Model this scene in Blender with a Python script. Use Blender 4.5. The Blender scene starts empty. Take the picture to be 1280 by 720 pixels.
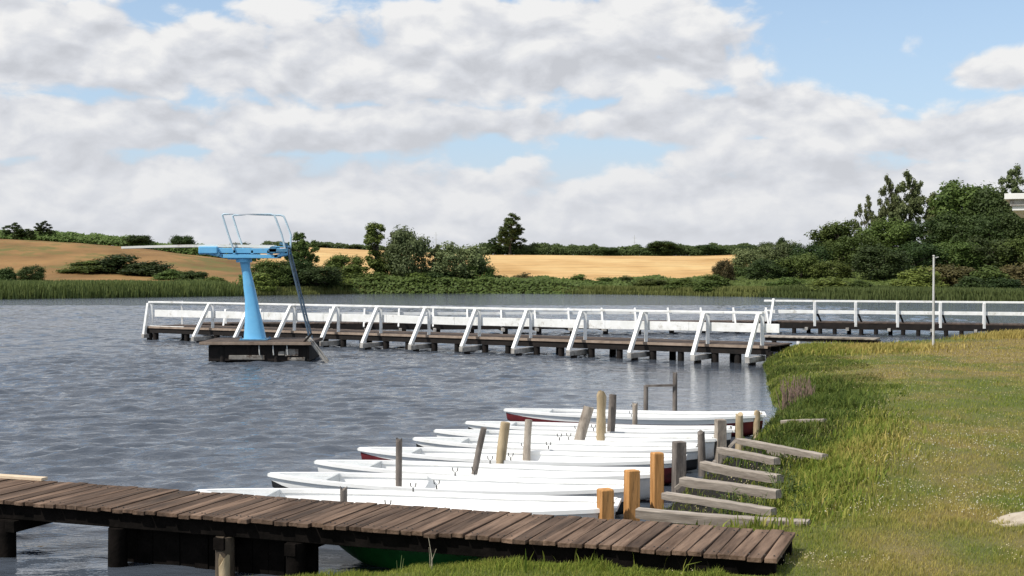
import bpy, math, random
import numpy as np
from mathutils import Vector, Matrix
random.seed(7); RNG = np.random.default_rng(7)
S = bpy.context.scene
COL = S.collection
R = math.radians

# ------------------------------------------------------------------ camera, sky, sun, exposure
EYE = 3.0; F = 1640.0; HORZ = 337.0            # eye height over the water, focal length and horizon in photo pixels
cam_d = bpy.data.cameras.new('camera'); cam = bpy.data.objects.new('camera', cam_d); COL.objects.link(cam)
cam_d.sensor_width = 36; cam_d.lens = 36*F/1280; cam_d.clip_end = 6000
cam.location = (0, 0, EYE); cam.rotation_euler = (R(90) - math.atan((360-HORZ)/F), 0, 0)
S.camera = cam

SUN_DIR = Vector((-0.86, -0.50, 0)).normalized(); SUN_EL = R(51)
sd = Vector((SUN_DIR.x*math.cos(SUN_EL), SUN_DIR.y*math.cos(SUN_EL), math.sin(SUN_EL)))
sun_d = bpy.data.lights.new('sun', 'SUN'); sun = bpy.data.objects.new('sun', sun_d); COL.objects.link(sun)
sun_d.energy = 4.2; sun_d.angle = R(0.5); sun_d.color = (1.0, 0.95, 0.87)
sun.rotation_euler = (-sd).to_track_quat('-Z', 'Y').to_euler()

S.view_settings.view_transform = 'Standard'; S.view_settings.look = 'None'
S.view_settings.gamma = 1; S.view_settings.exposure = 0.15; S.view_settings.use_curve_mapping = False
SKY_STRENGTH = 0.14

world = bpy.data.worlds.new('World'); S.world = world; world.use_nodes = True
def build_world():
    nt = world.node_tree; nt.nodes.clear(); N = nt.nodes; L = nt.links
    out = N.new('ShaderNodeOutputWorld'); bg = N.new('ShaderNodeBackground'); bg.inputs[1].default_value = SKY_STRENGTH
    sky = N.new('ShaderNodeTexSky'); sky.sky_type = 'NISHITA'; sky.sun_disc = False
    sky.sun_elevation = SUN_EL; sky.sun_rotation = math.atan2(sd.x, sd.y)
    sky.air_density = 1.0; sky.dust_density = 0.6; sky.ozone_density = 1.6
    class T:
        def __init__(s, tree): s.n = tree.nodes; s.l = tree.links
        def M(s, op, a, b=None, c=None, clamp=False):
            n = s.n.new('ShaderNodeMath'); n.operation = op; n.use_clamp = clamp
            for i, v in enumerate((a, b, c)):
                if v is None: continue
                if isinstance(v, (int, float)): n.inputs[i].default_value = v
                else: s.l.new(v, n.inputs[i])
            return n.outputs[0]
        def V(s, op, a, b, c=None):
            n = s.n.new('ShaderNodeVectorMath'); n.operation = op
            for i, v in enumerate((a, b, c)):
                if v is None: continue
                if isinstance(v, tuple): n.inputs[i].default_value = v
                else: s.l.new(v, n.inputs[i])
            return n.outputs[0]
        def noise(s, vec, scale, detail, rough, out='Fac'):
            n = s.n.new('ShaderNodeTexNoise'); n.inputs['Scale'].default_value = scale; n.inputs['Detail'].default_value = detail; n.inputs['Roughness'].default_value = rough
            s.l.new(vec, n.inputs['Vector']); return n.outputs[out]
    w = T(nt); M = w.M
    tc = N.new('ShaderNodeTexCoord'); v = tc.outputs['Generated']
    warp = w.V('SUBTRACT', w.noise(w.V('MULTIPLY', v, (1, 1, 1.6)), 9.0, 2, 0.55, 'Color'), (.5, .5, .5))
    wv = w.V('MULTIPLY_ADD', warp, (.07, .07, .03), v)
    sep = N.new('ShaderNodeSeparateXYZ'); L.new(wv, sep.inputs[0])
    az = M('ARCTAN2', sep.outputs[0], sep.outputs[1]); el = sep.outputs[2]
    blobs = [  # photo px, py, rx, ry, weight: the banks of cumulus in their compass direction and height
        (60, 78, 215, 62, 1.0), (250, 85, 150, 52, .95), (420, 85, 190, 62, 1.0), (610, 66, 200, 72, 1.15), (780, 60, 180, 72, 1.1), (905, 58, 80, 28, .8), (345, 22, 60, 34, .85),
        (120, 172, 330, 38, 1.0), (430, 165, 240, 36, .95), (640, 158, 140, 30, .8),
        (930, 152, 180, 38, 1.1), (1090, 172, 120, 26, .9), (1240, 104, 75, 26, .8), (1250, 182, 190, 46, 1.1), (960, 200, 140, 28, .95),
        (260, 232, 560, 40, 1.0), (1100, 245, 500, 50, 1.1), (300, 290, 3600, 52, 1.2), (-500, 120, 400, 60, 1.0), (1850, 120, 380, 60, .9)]
    tot = None; num = None; den = None
    for (px, py, rx, ry, wt) in blobs:
        dx = M('MULTIPLY_ADD', az, F/rx, -(px-640)/rx); dy = M('MULTIPLY_ADD', el, F/ry, -(HORZ-py)/ry)
        r2 = M('MULTIPLY_ADD', dx, dx, M('MULTIPLY', dy, dy))
        b = M('MULTIPLY', M('POWER', 2.45, M('MULTIPLY', r2, -1.0)), wt)
        tot = b if tot is None else M('MAXIMUM', tot, b)
        num = M('MULTIPLY', b, dy) if num is None else M('MULTIPLY_ADD', b, dy, num); den = b if den is None else M('ADD', den, b)
    side = M('DIVIDE', num, M('ADD', den, .15))                      # above or below the middle of its bank of cloud
    hi = w.noise(w.V('MULTIPLY', v, (1, 1, 1.8)), 2.6, 2, .5)         # higher up and behind: a looser field of cloud
    hm = M('MULTIPLY', M('SUBTRACT', el, .20), 9.0, clamp=True)
    tot = M('MAXIMUM', tot, M('MULTIPLY', M('MULTIPLY_ADD', hi, 3.0, -.80), hm))
    g = bpy.data.node_groups.new('cloud_detail', 'ShaderNodeTree')
    g.interface.new_socket('Vector', in_out='INPUT', socket_type='NodeSocketVector'); g.interface.new_socket('Density', in_out='OUTPUT', socket_type='NodeSocketFloat')
    q = T(g); gi = g.nodes.new('NodeGroupInput'); go = g.nodes.new('NodeGroupOutput'); gv = gi.outputs[0]
    f1 = q.noise(q.V('MULTIPLY', gv, (1, 1, 1.9)), 12.0, 7, .62)
    vo = g.nodes.new('ShaderNodeTexVoronoi'); vo.feature = 'F1'; vo.inputs['Scale'].default_value = 19; vo.inputs['Detail'].default_value = 2; vo.inputs['Roughness'].default_value = .5
    g.links.new(q.V('MULTIPLY', gv, (1, 1, 1.7)), vo.inputs['Vector'])
    d = q.M('MULTIPLY_ADD', f1, 1.25, -.625); d = q.M('ADD', d, q.M('MULTIPLY_ADD', vo.outputs['Distance'], -.50, .34))
    g.links.new(d, go.inputs[0])
    fine = w.V('MULTIPLY_ADD', warp, (.03, .03, .03), v)
    def grp(vec):
        n = N.new('ShaderNodeGroup'); n.node_tree = g; L.new(vec, n.inputs[0]); return n.outputs[0]
    a0 = grp(fine); a1 = grp(w.V('ADD', fine, (-.006, 0, .012))); d0 = M('ADD', tot, a0)
    def mapr(val, a, b, c=0.0, e=1.0, smooth=False):
        n = N.new('ShaderNodeMapRange'); L.new(val, n.inputs['Value'])
        if smooth: n.interpolation_type = 'SMOOTHSTEP'
        n.inputs['From Min'].default_value = a; n.inputs['From Max'].default_value = b; n.inputs['To Min'].default_value = c; n.inputs['To Max'].default_value = e; return n.outputs[0]
    def mix(f, a, b):
        n = N.new('ShaderNodeMix'); n.data_type = 'RGBA'; L.new(f, n.inputs['Factor'])
        for i, x in ((6, a), (7, b)):
            if isinstance(x, tuple): n.inputs[i].default_value = (*x, 1)
            else: L.new(x, n.inputs[i])
        return n.outputs[2]
    alpha = mapr(d0, .22, .50, smooth=True)
    lit = M('ADD', M('MULTIPLY', M('SUBTRACT', a0, a1), 1.45), M('MULTIPLY_ADD', side, .42, .52))
    cr = N.new('ShaderNodeValToRGB'); L.new(lit, cr.inputs[0])
    e = cr.color_ramp.elements; e[0].position = 0.08; e[0].color = (3.75, 3.87, 4.15, 1); e[1].position = .88; e[1].color = (5.65, 5.65, 5.65, 1)
    m = e.new(.45); m.color = (4.5, 4.62, 4.9, 1)
    sz = N.new('ShaderNodeSeparateXYZ'); L.new(v, sz.inputs[0])
    cloud = mix(mapr(sz.outputs[2], .0, .13, .6, 0), cr.outputs[0], (4.5, 4.62, 4.9))
    clear = mix(mapr(sz.outputs[2], .0, .25, .85, .2), sky.outputs[0], (3.2, 4.1, 5.3))
    veil = mapr(sz.outputs[2], .03, .10, .8, 0, True)                  # pale veil of far cloud low over the horizon
    clear = mix(veil, clear, (4.2, 4.45, 4.85))
    L.new(mix(alpha, clear, cloud), bg.inputs[0]); L.new(bg.outputs[0], out.inputs[0])
build_world()

# ------------------------------------------------------------------ helpers
def P(px, py, z=0.0):
    """world point at height z which the photo shows at that pixel (level ground reckoning)"""
    d = (EYE-z)*F/(py-HORZ); return Vector(((px-640)/F*d, d, z))
def XY(px, d): return ((px-640)/F*d, d)

class MB:
    def __init__(s): s.v = []; s.f = []; s.mi = []; s.sm = []
    def add(s, vs, fs, mi=0, smooth=False):
        o = len(s.v); s.v.extend([tuple(v) for v in vs]); s.f.extend([tuple(i+o for i in f) for f in fs])
        s.mi.extend([mi]*len(fs)); s.sm.extend([smooth]*len(fs)); return s
    def box(s, c, size, rot=None, mi=0, taper=1.0, jit=0.0):
        hx, hy, hz = size[0]/2, size[1]/2, size[2]/2
        m = rot if rot is not None else Matrix.Identity(3)
        vs = []
        for z in (-1, 1):
            k = taper if z > 0 else 1.0
            for x, y in ((-1,-1),(1,-1),(1,1),(-1,1)):
                p = Vector((x*hx*k, y*hy*k, z*hz))
                if jit: p += Vector([random.uniform(-jit, jit) for _ in range(3)])
                vs.append(Vector(c) + m @ p)
        return s.add(vs, [(3,2,1,0),(4,5,6,7),(0,1,5,4),(1,2,6,5),(2,3,7,6),(3,0,4,7)], mi)
    def bar(s, a, b, w, h, mi=0, up=(0,0,1), jit=0.0):
        """box beam from a to b, w across, h along up"""
        a = Vector(a); b = Vector(b); d = b-a; L = d.length; x = d.normalized(); u = Vector(up)
        y = u.cross(x)
        if y.length < 1e-4: y = Vector((0,1,0)).cross(x)
        y.normalize(); z = x.cross(y)
        m = Matrix((x, y, z)).transposed()
        return s.box((a+b)/2, (L, w, h), m, mi, jit=jit)
    def tube(s, pts, rad, n=10, mi=0, caps=True, smooth=True, wob=0.0, fx=1.0):
        pts = [Vector(p) for p in pts]; k = len(pts)
        if not hasattr(rad, '__len__'): rad = [rad]*k
        ref = None; rings = []
        for i, p in enumerate(pts):
            t = (pts[min(i+1,k-1)]-pts[max(i-1,0)]).normalized()
            if ref is None:
                ref = Vector((0,0,1)) if abs(t.z) < .9 else Vector((1,0,0))
            a = t.cross(ref).normalized(); b = t.cross(a).normalized(); ref = b.cross(t)*-1 if False else ref
            rings.append([p + (a*math.cos(2*math.pi*j/n)*fx + b*math.sin(2*math.pi*j/n))*rad[i]*(1+random.uniform(-wob,wob)) for j in range(n)])
        vs = [v for r in rings for v in r]; fs = []
        for i in range(k-1):
            for j in range(n):
                fs.append((i*n+j, i*n+(j+1)%n, (i+1)*n+(j+1)%n, (i+1)*n+j))
        s.add(vs, fs, mi, smooth)
        if caps:
            s.add(rings[0], [tuple(range(n-1,-1,-1))], mi); s.add(rings[-1], [tuple(range(n))], mi)
        return s
    def build(s, name, mats, parent=None, bevel=0.0, loc=None):
        me = bpy.data.meshes.new(name); me.from_pydata(s.v, [], s.f)
        if not isinstance(mats, (list, tuple)): mats = [mats]
        for m in mats: me.materials.append(m)
        me.polygons.foreach_set('material_index', s.mi); me.polygons.foreach_set('use_smooth', s.sm)
        me.update()
        o = bpy.data.objects.new(name, me); COL.objects.link(o)
        if loc is not None: o.location = loc
        if parent is not None: o.parent = parent
        if bevel:
            b = o.modifiers.new('bevel', 'BEVEL'); b.width = bevel; b.segments = 2; b.limit_method = 'ANGLE'
        return o

def np_mesh(name, verts, quads, mats, attrs=None, smooth=False, tris=False, mi=None):
    me = bpy.data.meshes.new(name); nv = len(verts); nf = len(quads); k = quads.shape[1]
    me.vertices.add(nv); me.vertices.foreach_set('co', verts.astype(np.float32).ravel())
    me.loops.add(nf*k); me.loops.foreach_set('vertex_index', quads.astype(np.int32).ravel())
    me.polygons.add(nf); me.polygons.foreach_set('loop_start', (np.arange(nf)*k).astype(np.int32))
    me.polygons.foreach_set('loop_total', np.full(nf, k, dtype=np.int32))
    if smooth: me.polygons.foreach_set('use_smooth', np.ones(nf, dtype=bool))
    if not isinstance(mats, (list, tuple)): mats = [mats]
    for m in mats: me.materials.append(m)
    if mi is not None: me.polygons.foreach_set('material_index', mi.astype(np.int32))
    for an, arr in (attrs or {}).items():
        a = me.attributes.new(an, 'FLOAT', 'POINT'); a.data.foreach_set('value', arr.astype(np.float32))
    me.update(calc_edges=True); me.validate()
    return me
def link(name, me, parent=None, loc=None):
    o = bpy.data.objects.new(name, me); COL.objects.link(o)
    if parent: o.parent = parent
    if loc is not None: o.location = loc
    return o
def tag(o, label=None, cat=None, group=None, kind=None):
    if label: o['label'] = label
    if cat: o['category'] = cat
    if group: o['group'] = group
    if kind: o['kind'] = kind
    return o
def empty(name, loc, label, cat, group=None, rz=0):
    o = bpy.data.objects.new(name, None); COL.objects.link(o); o.location = loc; o.rotation_euler = (0,0,rz)
    o.empty_display_size = .3
    return tag(o, label, cat, group)

# numpy noise
def _hash(ix, iy, s):
    h = (ix*374761393 + iy*668265263 + s*1442695041) & 0xffffffff
    h = ((h ^ (h >> 13))*1274126177) & 0xffffffff
    return ((h ^ (h >> 16)) & 0xffff)/65535.0
def vnoise(x, y, s=0):
    x = np.asarray(x, float); y = np.asarray(y, float)
    ix = np.floor(x).astype(np.int64); iy = np.floor(y).astype(np.int64); fx = x-ix; fy = y-iy
    fx = fx*fx*(3-2*fx); fy = fy*fy*(3-2*fy)
    a = _hash(ix,iy,s); b = _hash(ix+1,iy,s); c = _hash(ix,iy+1,s); d = _hash(ix+1,iy+1,s)
    return (a*(1-fx)+b*fx)*(1-fy)+(c*(1-fx)+d*fx)*fy
def fbm(x, y, s=0, o=4):
    t = 0; a = .5; n = 0
    for i in range(o):
        t = t + a*vnoise(x*2**i, y*2**i, s+i*17); n += a; a *= .5
    return t/n
def sstep(a, b, x):
    t = np.clip((np.asarray(x, float)-a)/(b-a), 0, 1); return t*t*(3-2*t)

# ------------------------------------------------------------------ materials
def new_mat(name):
    m = bpy.data.materials.new(name); m.use_nodes = True; nt = m.node_tree; b = nt.nodes['Principled BSDF']; return m, nt, b
def mat(name, c1, c2=None, rough=.6, scale=8, stretch=(1,1,1), bump=.0, bscale=None, spec=.4, metal=0, detail=5, lo=.35, hi=.65, island=0.0, dirt=None, dirt_scale=3, dirt_lo=.55, dirt_hi=.7, rotz=None):
    m, nt, b = new_mat(name); N = nt.nodes; L = nt.links
    b.inputs['Roughness'].default_value = rough; b.inputs['Specular IOR Level'].default_value = spec; b.inputs['Metallic'].default_value = metal
    tc = N.new('ShaderNodeTexCoord'); mp = N.new('ShaderNodeMapping'); mp.inputs['Scale'].default_value = stretch
    if rotz is not None: mp.vector_type = 'TEXTURE'; mp.inputs['Rotation'].default_value = (0,0,rotz); mp.inputs['Scale'].default_value = tuple(1/q for q in stretch)
    L.new(tc.outputs['Object'], mp.inputs[0])
    src = mp.outputs[0]
    if island:
        ge = N.new('ShaderNodeNewGeometry'); mu = N.new('ShaderNodeMath'); mu.operation = 'MULTIPLY'; mu.inputs[1].default_value = 37.0; L.new(ge.outputs['Random Per Island'], mu.inputs[0])
        va = N.new('ShaderNodeVectorMath'); va.operation = 'ADD'; L.new(src, va.inputs[0]); L.new(mu.outputs[0], va.inputs[1]); src = va.outputs[0]
    n = N.new('ShaderNodeTexNoise'); n.inputs['Scale'].default_value = scale; n.inputs['Detail'].default_value = detail; n.inputs['Roughness'].default_value = .62; L.new(src, n.inputs['Vector'])
    r = N.new('ShaderNodeValToRGB'); L.new(n.outputs[0], r.inputs[0])
    r.color_ramp.elements[0].position = lo; r.color_ramp.elements[1].position = hi
    r.color_ramp.elements[0].color = (*c1, 1); r.color_ramp.elements[1].color = (*(c2 or c1), 1)
    col = r.outputs[0]
    if island:
        mr = N.new('ShaderNodeMapRange'); L.new(ge.outputs['Random Per Island'], mr.inputs['Value']); mr.inputs['To Min'].default_value = 1-island; mr.inputs['To Max'].default_value = 1+island
        sc = N.new('ShaderNodeVectorMath'); sc.operation = 'SCALE'; L.new(col, sc.inputs[0]); L.new(mr.outputs[0], sc.inputs['Scale']); col = sc.outputs[0]
    if dirt:
        n2 = N.new('ShaderNodeTexNoise'); n2.inputs['Scale'].default_value = dirt_scale; n2.inputs['Detail'].default_value = 6; n2.inputs['Roughness'].default_value = .7; L.new(src, n2.inputs['Vector'])
        mr2 = N.new('ShaderNodeMapRange'); L.new(n2.outputs[0], mr2.inputs['Value']); mr2.inputs['From Min'].default_value = dirt_lo; mr2.inputs['From Max'].default_value = dirt_hi
        mx = N.new('ShaderNodeMix'); mx.data_type = 'RGBA'; L.new(mr2.outputs[0], mx.inputs['Factor']); L.new(col, mx.inputs[6]); mx.inputs[7].default_value = (*dirt, 1); col = mx.outputs[2]
    L.new(col, b.inputs['Base Color'])
    if bump:
        bn = N.new('ShaderNodeTexNoise'); bn.inputs['Scale'].default_value = bscale or scale*3; bn.inputs['Detail'].default_value = 4; L.new(src, bn.inputs['Vector'])
        bp = N.new('ShaderNodeBump'); bp.inputs['Strength'].default_value = bump; bp.inputs['Distance'].default_value = .02; L.new(bn.outputs[0], bp.inputs['Height']); L.new(bp.outputs[0], b.inputs['Normal'])
    return m
M_deck = mat('weathered deck boards', (.055,.033,.021), (.180,.120,.084), .85, 9, (.10,1,1), .7, 22, .2, island=.38, dirt=(.035,.026,.02), dirt_scale=3, dirt_lo=.5, rotz=math.atan2(.939,.344))
M_deckpale = mat('pale sawn board', (.55,.42,.28), (.66,.54,.40), .8, 6, bump=.2)
M_undershade = mat('shade-painted timber', (.004,.0035,.003), (.010,.008,.007), .95, 6, bump=.5, spec=.05)  # near-black colour paints in the shade beneath the boardwalk
M_pile = mat('wet brown pile', (.035,.026,.018), (.10,.075,.05), .8, 7, (1,1,.4), .5, 20)
M_grey = mat('grey weathered timber', (.20,.165,.135), (.42,.37,.31), .85, 5, (1,1,.35), .6, 22, .2, dirt=(.08,.065,.05), dirt_scale=9)
M_greydk = mat('dark grey weathered timber', (.10,.085,.075), (.24,.21,.185), .85, 6, (1,1,.3), .6, 22, .2)
M_log = mat('bleached beam timber', (.17,.14,.115), (.50,.445,.385), .85, 10, (.10,1,1), .6, 22, .2, dirt=(.11,.09,.07), dirt_scale=3, dirt_lo=.5, dirt_hi=.68)
M_orange = mat('fresh orange timber', (.34,.165,.055), (.60,.31,.115), .75, 9, (1,1,.12), .5, 25, .2, dirt=(.20,.09,.035), dirt_scale=16, dirt_lo=.60)
M_yellow = mat('yellow brown timber', (.28,.215,.13), (.50,.40,.26), .8, 5, (1,1,.3), .5, 22, .2)
M_white = mat('white boat paint', (.80,.80,.78), (.86,.86,.85), .35, 3, bump=.05, dirt=(.62,.61,.56), dirt_scale=2.2, dirt_lo=.56, dirt_hi=.8)
M_greyin = mat('pale grey boat paint', (.48,.50,.50), (.58,.60,.60), .45, 4, dirt=(.36,.37,.35), dirt_scale=3)
M_red = mat('dark red boat paint', (.10,.012,.016), (.16,.022,.026), .4, 4, dirt=(.06,.012,.012))
M_black = mat('black hull sides', (.012,.012,.014), (.03,.03,.032), .4, 4)  # near-black tone on the hull below the white strake
M_green = mat('green hull paint', (.012,.11,.022), (.02,.16,.035), .45, 4, dirt=(.02,.09,.03))
M_jwhite = mat('white painted timber', (.72,.72,.69), (.84,.84,.83), .55, 3, bump=.1, dirt=(.40,.37,.31), dirt_scale=3.4, dirt_lo=.56, dirt_hi=.74)
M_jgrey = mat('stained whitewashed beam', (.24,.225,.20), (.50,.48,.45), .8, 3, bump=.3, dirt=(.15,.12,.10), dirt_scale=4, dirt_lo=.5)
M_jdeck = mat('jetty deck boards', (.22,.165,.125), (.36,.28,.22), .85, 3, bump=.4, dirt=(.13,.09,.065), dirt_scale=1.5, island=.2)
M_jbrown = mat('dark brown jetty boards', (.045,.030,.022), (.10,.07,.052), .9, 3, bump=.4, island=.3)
M_jdark = mat('near-black jetty timber', (.005,.004,.0035), (.015,.010,.008), .9, 4, bump=.4)  # near-black tone shared by jetty, platform and gangplank timbers
M_blue = mat('sky blue paint', (.13,.42,.70), (.17,.48,.76), .42, 3, bump=.06, dirt=(.20,.33,.42), dirt_scale=5, dirt_lo=.6, dirt_hi=.75)
M_bluedk = mat('worn blue steel', (.05,.16,.27), (.10,.27,.42), .5, 8, dirt=(.12,.09,.07), dirt_scale=9)
M_tubeblue = mat('pale blue tube', (.42,.55,.64), (.52,.64,.70), .4, 6)
M_tubedk = mat('grey blue tube', (.05,.08,.12), (.10,.15,.20), .5, 6)
M_board = mat('cream springboard', (.74,.71,.64), (.82,.80,.74), .6, 3, dirt=(.45,.38,.30), dirt_scale=2)
M_steel = mat('galvanised pole', (.46,.46,.44), (.60,.60,.58), .5, 4, dirt=(.30,.26,.22), dirt_scale=6)
M_concrete = mat('stained concrete', (.19,.175,.155), (.36,.335,.30), .9, 3, bump=.5, dirt=(.09,.065,.05), dirt_scale=3.5, dirt_lo=.48, dirt_hi=.6)
M_rope = mat('pale rope', (.30,.26,.19), (.42,.37,.28), .9, 30)
M_chain = mat('dark chain', (.03,.03,.03), (.07,.06,.05), .6, 30)
M_stone = mat('beige field stone', (.30,.25,.19), (.50,.43,.34), .9, 5, bump=.6, dirt=(.18,.15,.11))
M_wall = mat('white rendered wall', (.72,.71,.68), (.78,.77,.74), .8, 3)
M_bark = mat('bark', (.035,.028,.020), (.09,.075,.055), .9, 6, (1,1,.3), .5)

def leaf_mat(name, c1, c2, trans=.25):
    m, nt, b = new_mat(name); N = nt.nodes; L = nt.links
    oi = N.new('ShaderNodeObjectInfo'); ge = N.new('ShaderNodeNewGeometry'); tc = N.new('ShaderNodeTexCoord')
    n = N.new('ShaderNodeTexNoise'); n.inputs['Scale'].default_value = 5.0; n.inputs['Detail'].default_value = 3
    va = N.new('ShaderNodeVectorMath'); va.operation = 'ADD'; L.new(tc.outputs['Object'], va.inputs[0]); L.new(oi.outputs['Random'], va.inputs[1]); L.new(va.outputs[0], n.inputs['Vector'])
    at = N.new('ShaderNodeAttribute'); at.attribute_name = 'tint'
    ad = N.new('ShaderNodeMath'); ad.operation = 'MULTIPLY_ADD'; L.new(at.outputs['Fac'], ad.inputs[0]); ad.inputs[1].default_value = .45
    L.new(n.outputs[0], ad.inputs[2])
    sb = N.new('ShaderNodeMath'); sb.operation = 'SUBTRACT'; sb.use_clamp = True; L.new(ad.outputs[0], sb.inputs[0]); sb.inputs[1].default_value = .22
    mx = N.new('ShaderNodeMix'); mx.data_type = 'RGBA'; L.new(sb.outputs[0], mx.inputs['Factor']); mx.inputs[6].default_value = (*c1,1); mx.inputs[7].default_value = (*c2,1)
    hs = N.new('ShaderNodeHueSaturation'); L.new(mx.outputs[2], hs.inputs['Color'])
    mr = N.new('ShaderNodeMapRange'); L.new(oi.outputs['Random'], mr.inputs['Value']); mr.inputs['To Min'].default_value = .75; mr.inputs['To Max'].default_value = 1.25; L.new(mr.outputs[0], hs.inputs['Value'])
    mh = N.new('ShaderNodeMapRange'); 
    w = N.new('ShaderNodeMath'); w.operation = 'FRACT'; wm = N.new('ShaderNodeMath'); wm.operation = 'MULTIPLY'; wm.inputs[1].default_value = 7.3; L.new(oi.outputs['Random'], wm.inputs[0]); L.new(wm.outputs[0], w.inputs[0])
    L.new(w.outputs[0], mh.inputs['Value']); mh.inputs['To Min'].default_value = .48; mh.inputs['To Max'].default_value = .515; L.new(mh.outputs[0], hs.inputs['Hue'])
    L.new(hs.outputs[0], b.inputs['Base Color']); b.inputs['Roughness'].default_value = .65; b.inputs['Specular IOR Level'].default_value = .25
    tr = N.new('ShaderNodeBsdfTranslucent'); L.new(hs.outputs[0], tr.inputs[0]); ms = N.new('ShaderNodeMixShader'); ms.inputs[0].default_value = trans
    L.new(b.outputs[0], ms.inputs[1]); L.new(tr.outputs[0], ms.inputs[2]); L.new(ms.outputs[0], N['Material Output'].inputs[0])
    return m
LM_dark = leaf_mat('dark leaves', (.022,.040,.010), (.066,.100,.025))
LM_mid = leaf_mat('mid green leaves', (.044,.072,.014), (.130,.176,.038))
LM_willow = leaf_mat('grey green leaves', (.064,.086,.030), (.175,.200,.082))
LM_light = leaf_mat('light green leaves', (.056,.090,.016), (.150,.195,.040))
LM_russet = leaf_mat('russet leaves', (.060,.058,.020), (.145,.122,.045))
LM_field = leaf_mat('reed leaves', (.068,.098,.024), (.19,.21,.068))

def grass_mat(name, green, green2, dry, dry2, blade=True):
    m, nt, b = new_mat(name); N = nt.nodes; L = nt.links
    tc = N.new('ShaderNodeTexCoord'); n = N.new('ShaderNodeTexNoise'); n.inputs['Scale'].default_value = 3.0 ; n.inputs['Detail'].default_value = 8; n.inputs['Roughness'].default_value = .7; L.new(tc.outputs['Object'], n.inputs['Vector'])
    at = N.new('ShaderNodeAttribute'); at.attribute_name = 'dry'; tn = N.new('ShaderNodeAttribute'); tn.attribute_name = 'tint'
    def mix(f, a, c):
        x = N.new('ShaderNodeMix'); x.data_type = 'RGBA'
        if isinstance(f, float): x.inputs['Factor'].default_value = f
        else: L.new(f, x.inputs['Factor'])
        for i, q in ((6,a),(7,c)):
            if isinstance(q, tuple): x.inputs[i].default_value = (*q,1)
            else: L.new(q, x.inputs[i])
        return x.outputs[2]
    f = tn.outputs['Fac'] if blade else n.outputs[0]
    col = mix(at.outputs['Fac'], mix(f, green, green2), mix(f, dry, dry2))
    if not blade:
        mu = N.new('ShaderNodeAttribute'); mu.attribute_name = 'mud'; col = mix(mu.outputs['Fac'], col, (.012,.0095,.007))
    L.new(col, b.inputs['Base Color']); b.inputs['Roughness'].default_value = .75; b.inputs['Specular IOR Level'].default_value = .2
    if blade:
        tr = N.new('ShaderNodeBsdfTranslucent'); L.new(col, tr.inputs[0]); ms = N.new('ShaderNodeMixShader'); ms.inputs[0].default_value = .3
        L.new(b.outputs[0], ms.inputs[1]); L.new(tr.outputs[0], ms.inputs[2]); L.new(ms.outputs[0], N['Material Output'].inputs[0])
    else:
        bn = N.new('ShaderNodeTexNoise'); bn.inputs['Scale'].default_value = 25; bn.inputs['Detail'].default_value = 6; L.new(tc.outputs['Object'], bn.inputs['Vector'])
        bp = N.new('ShaderNodeBump'); bp.inputs['Strength'].default_value = .8; bp.inputs['Distance'].default_value = .05; L.new(bn.outputs[0], bp.inputs['Height']); L.new(bp.outputs[0], b.inputs['Normal'])
    return m
M_ground = grass_mat('turf', (.060,.080,.016), (.125,.140,.032), (.125,.095,.035), (.23,.175,.075), blade=False)
M_blade = grass_mat('grass blades', (.10,.155,.020), (.27,.30,.05), (.27,.215,.05), (.52,.41,.14))
M_weed = grass_mat('rank grass blades', (.045,.080,.014), (.150,.190,.035), (.15,.12,.045), (.32,.26,.12))
# wheat
def wheat_mat():
    m, nt, b = new_mat('ripe wheat'); N = nt.nodes; L = nt.links
    tc = N.new('ShaderNodeTexCoord')
    def nz(scale, st, det=5):
        mp = N.new('ShaderNodeMapping'); mp.inputs['Scale'].default_value = st; mp.inputs['Rotation'].default_value = (0,0,R(12)); L.new(tc.outputs['Object'], mp.inputs[0])
        n = N.new('ShaderNodeTexNoise'); n.inputs['Scale'].default_value = scale; n.inputs['Detail'].default_value = det; n.inputs['Roughness'].default_value=.6; L.new(mp.outputs[0], n.inputs['Vector']); return n.outputs[0]
    a = nz(.05, (1,.35,1)); c = nz(.6, (.25,1.2,1))
    ad = N.new('ShaderNodeMath'); ad.operation = 'MULTIPLY_ADD'; L.new(c, ad.inputs[0]); ad.inputs[1].default_value = .55; L.new(a, ad.inputs[2])
    r = N.new('ShaderNodeValToRGB'); L.new(ad.outputs[0], r.inputs[0]); e = r.color_ramp.elements
    e[0].position = .58; e[0].color = (.38,.225,.085,1); e[1].position = .98; e[1].color = (.60,.43,.20,1); k = e.new(.76); k.color = (.51,.325,.14,1)
    mpw = N.new('ShaderNodeMapping'); mpw.inputs['Rotation'].default_value = (0,0,R(72)); L.new(tc.outputs['Object'], mpw.inputs[0])
    wvt = N.new('ShaderNodeTexWave'); wvt.inputs['Scale'].default_value = .022; wvt.inputs['Distortion'].default_value = 1.2; wvt.inputs['Detail'].default_value = 1; wvt.inputs['Detail Scale'].default_value = .3; L.new(mpw.outputs[0], wvt.inputs['Vector'])
    ws = N.new('ShaderNodeMapRange'); L.new(wvt.outputs['Fac'], ws.inputs['Value']); ws.inputs['From Min'].default_value = 0; ws.inputs['From Max'].default_value = .12; ws.inputs['To Min'].default_value = .76; ws.inputs['To Max'].default_value = 1
    sm = N.new('ShaderNodeVectorMath'); sm.operation = 'SCALE'; L.new(r.outputs[0], sm.inputs[0]); L.new(ws.outputs[0], sm.inputs['Scale'])
    L.new(sm.outputs[0], b.inputs['Base Color']); b.inputs['Roughness'].default_value = .9; b.inputs['Specular IOR Level'].default_value = .1
    return m
M_wheat = wheat_mat()
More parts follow.
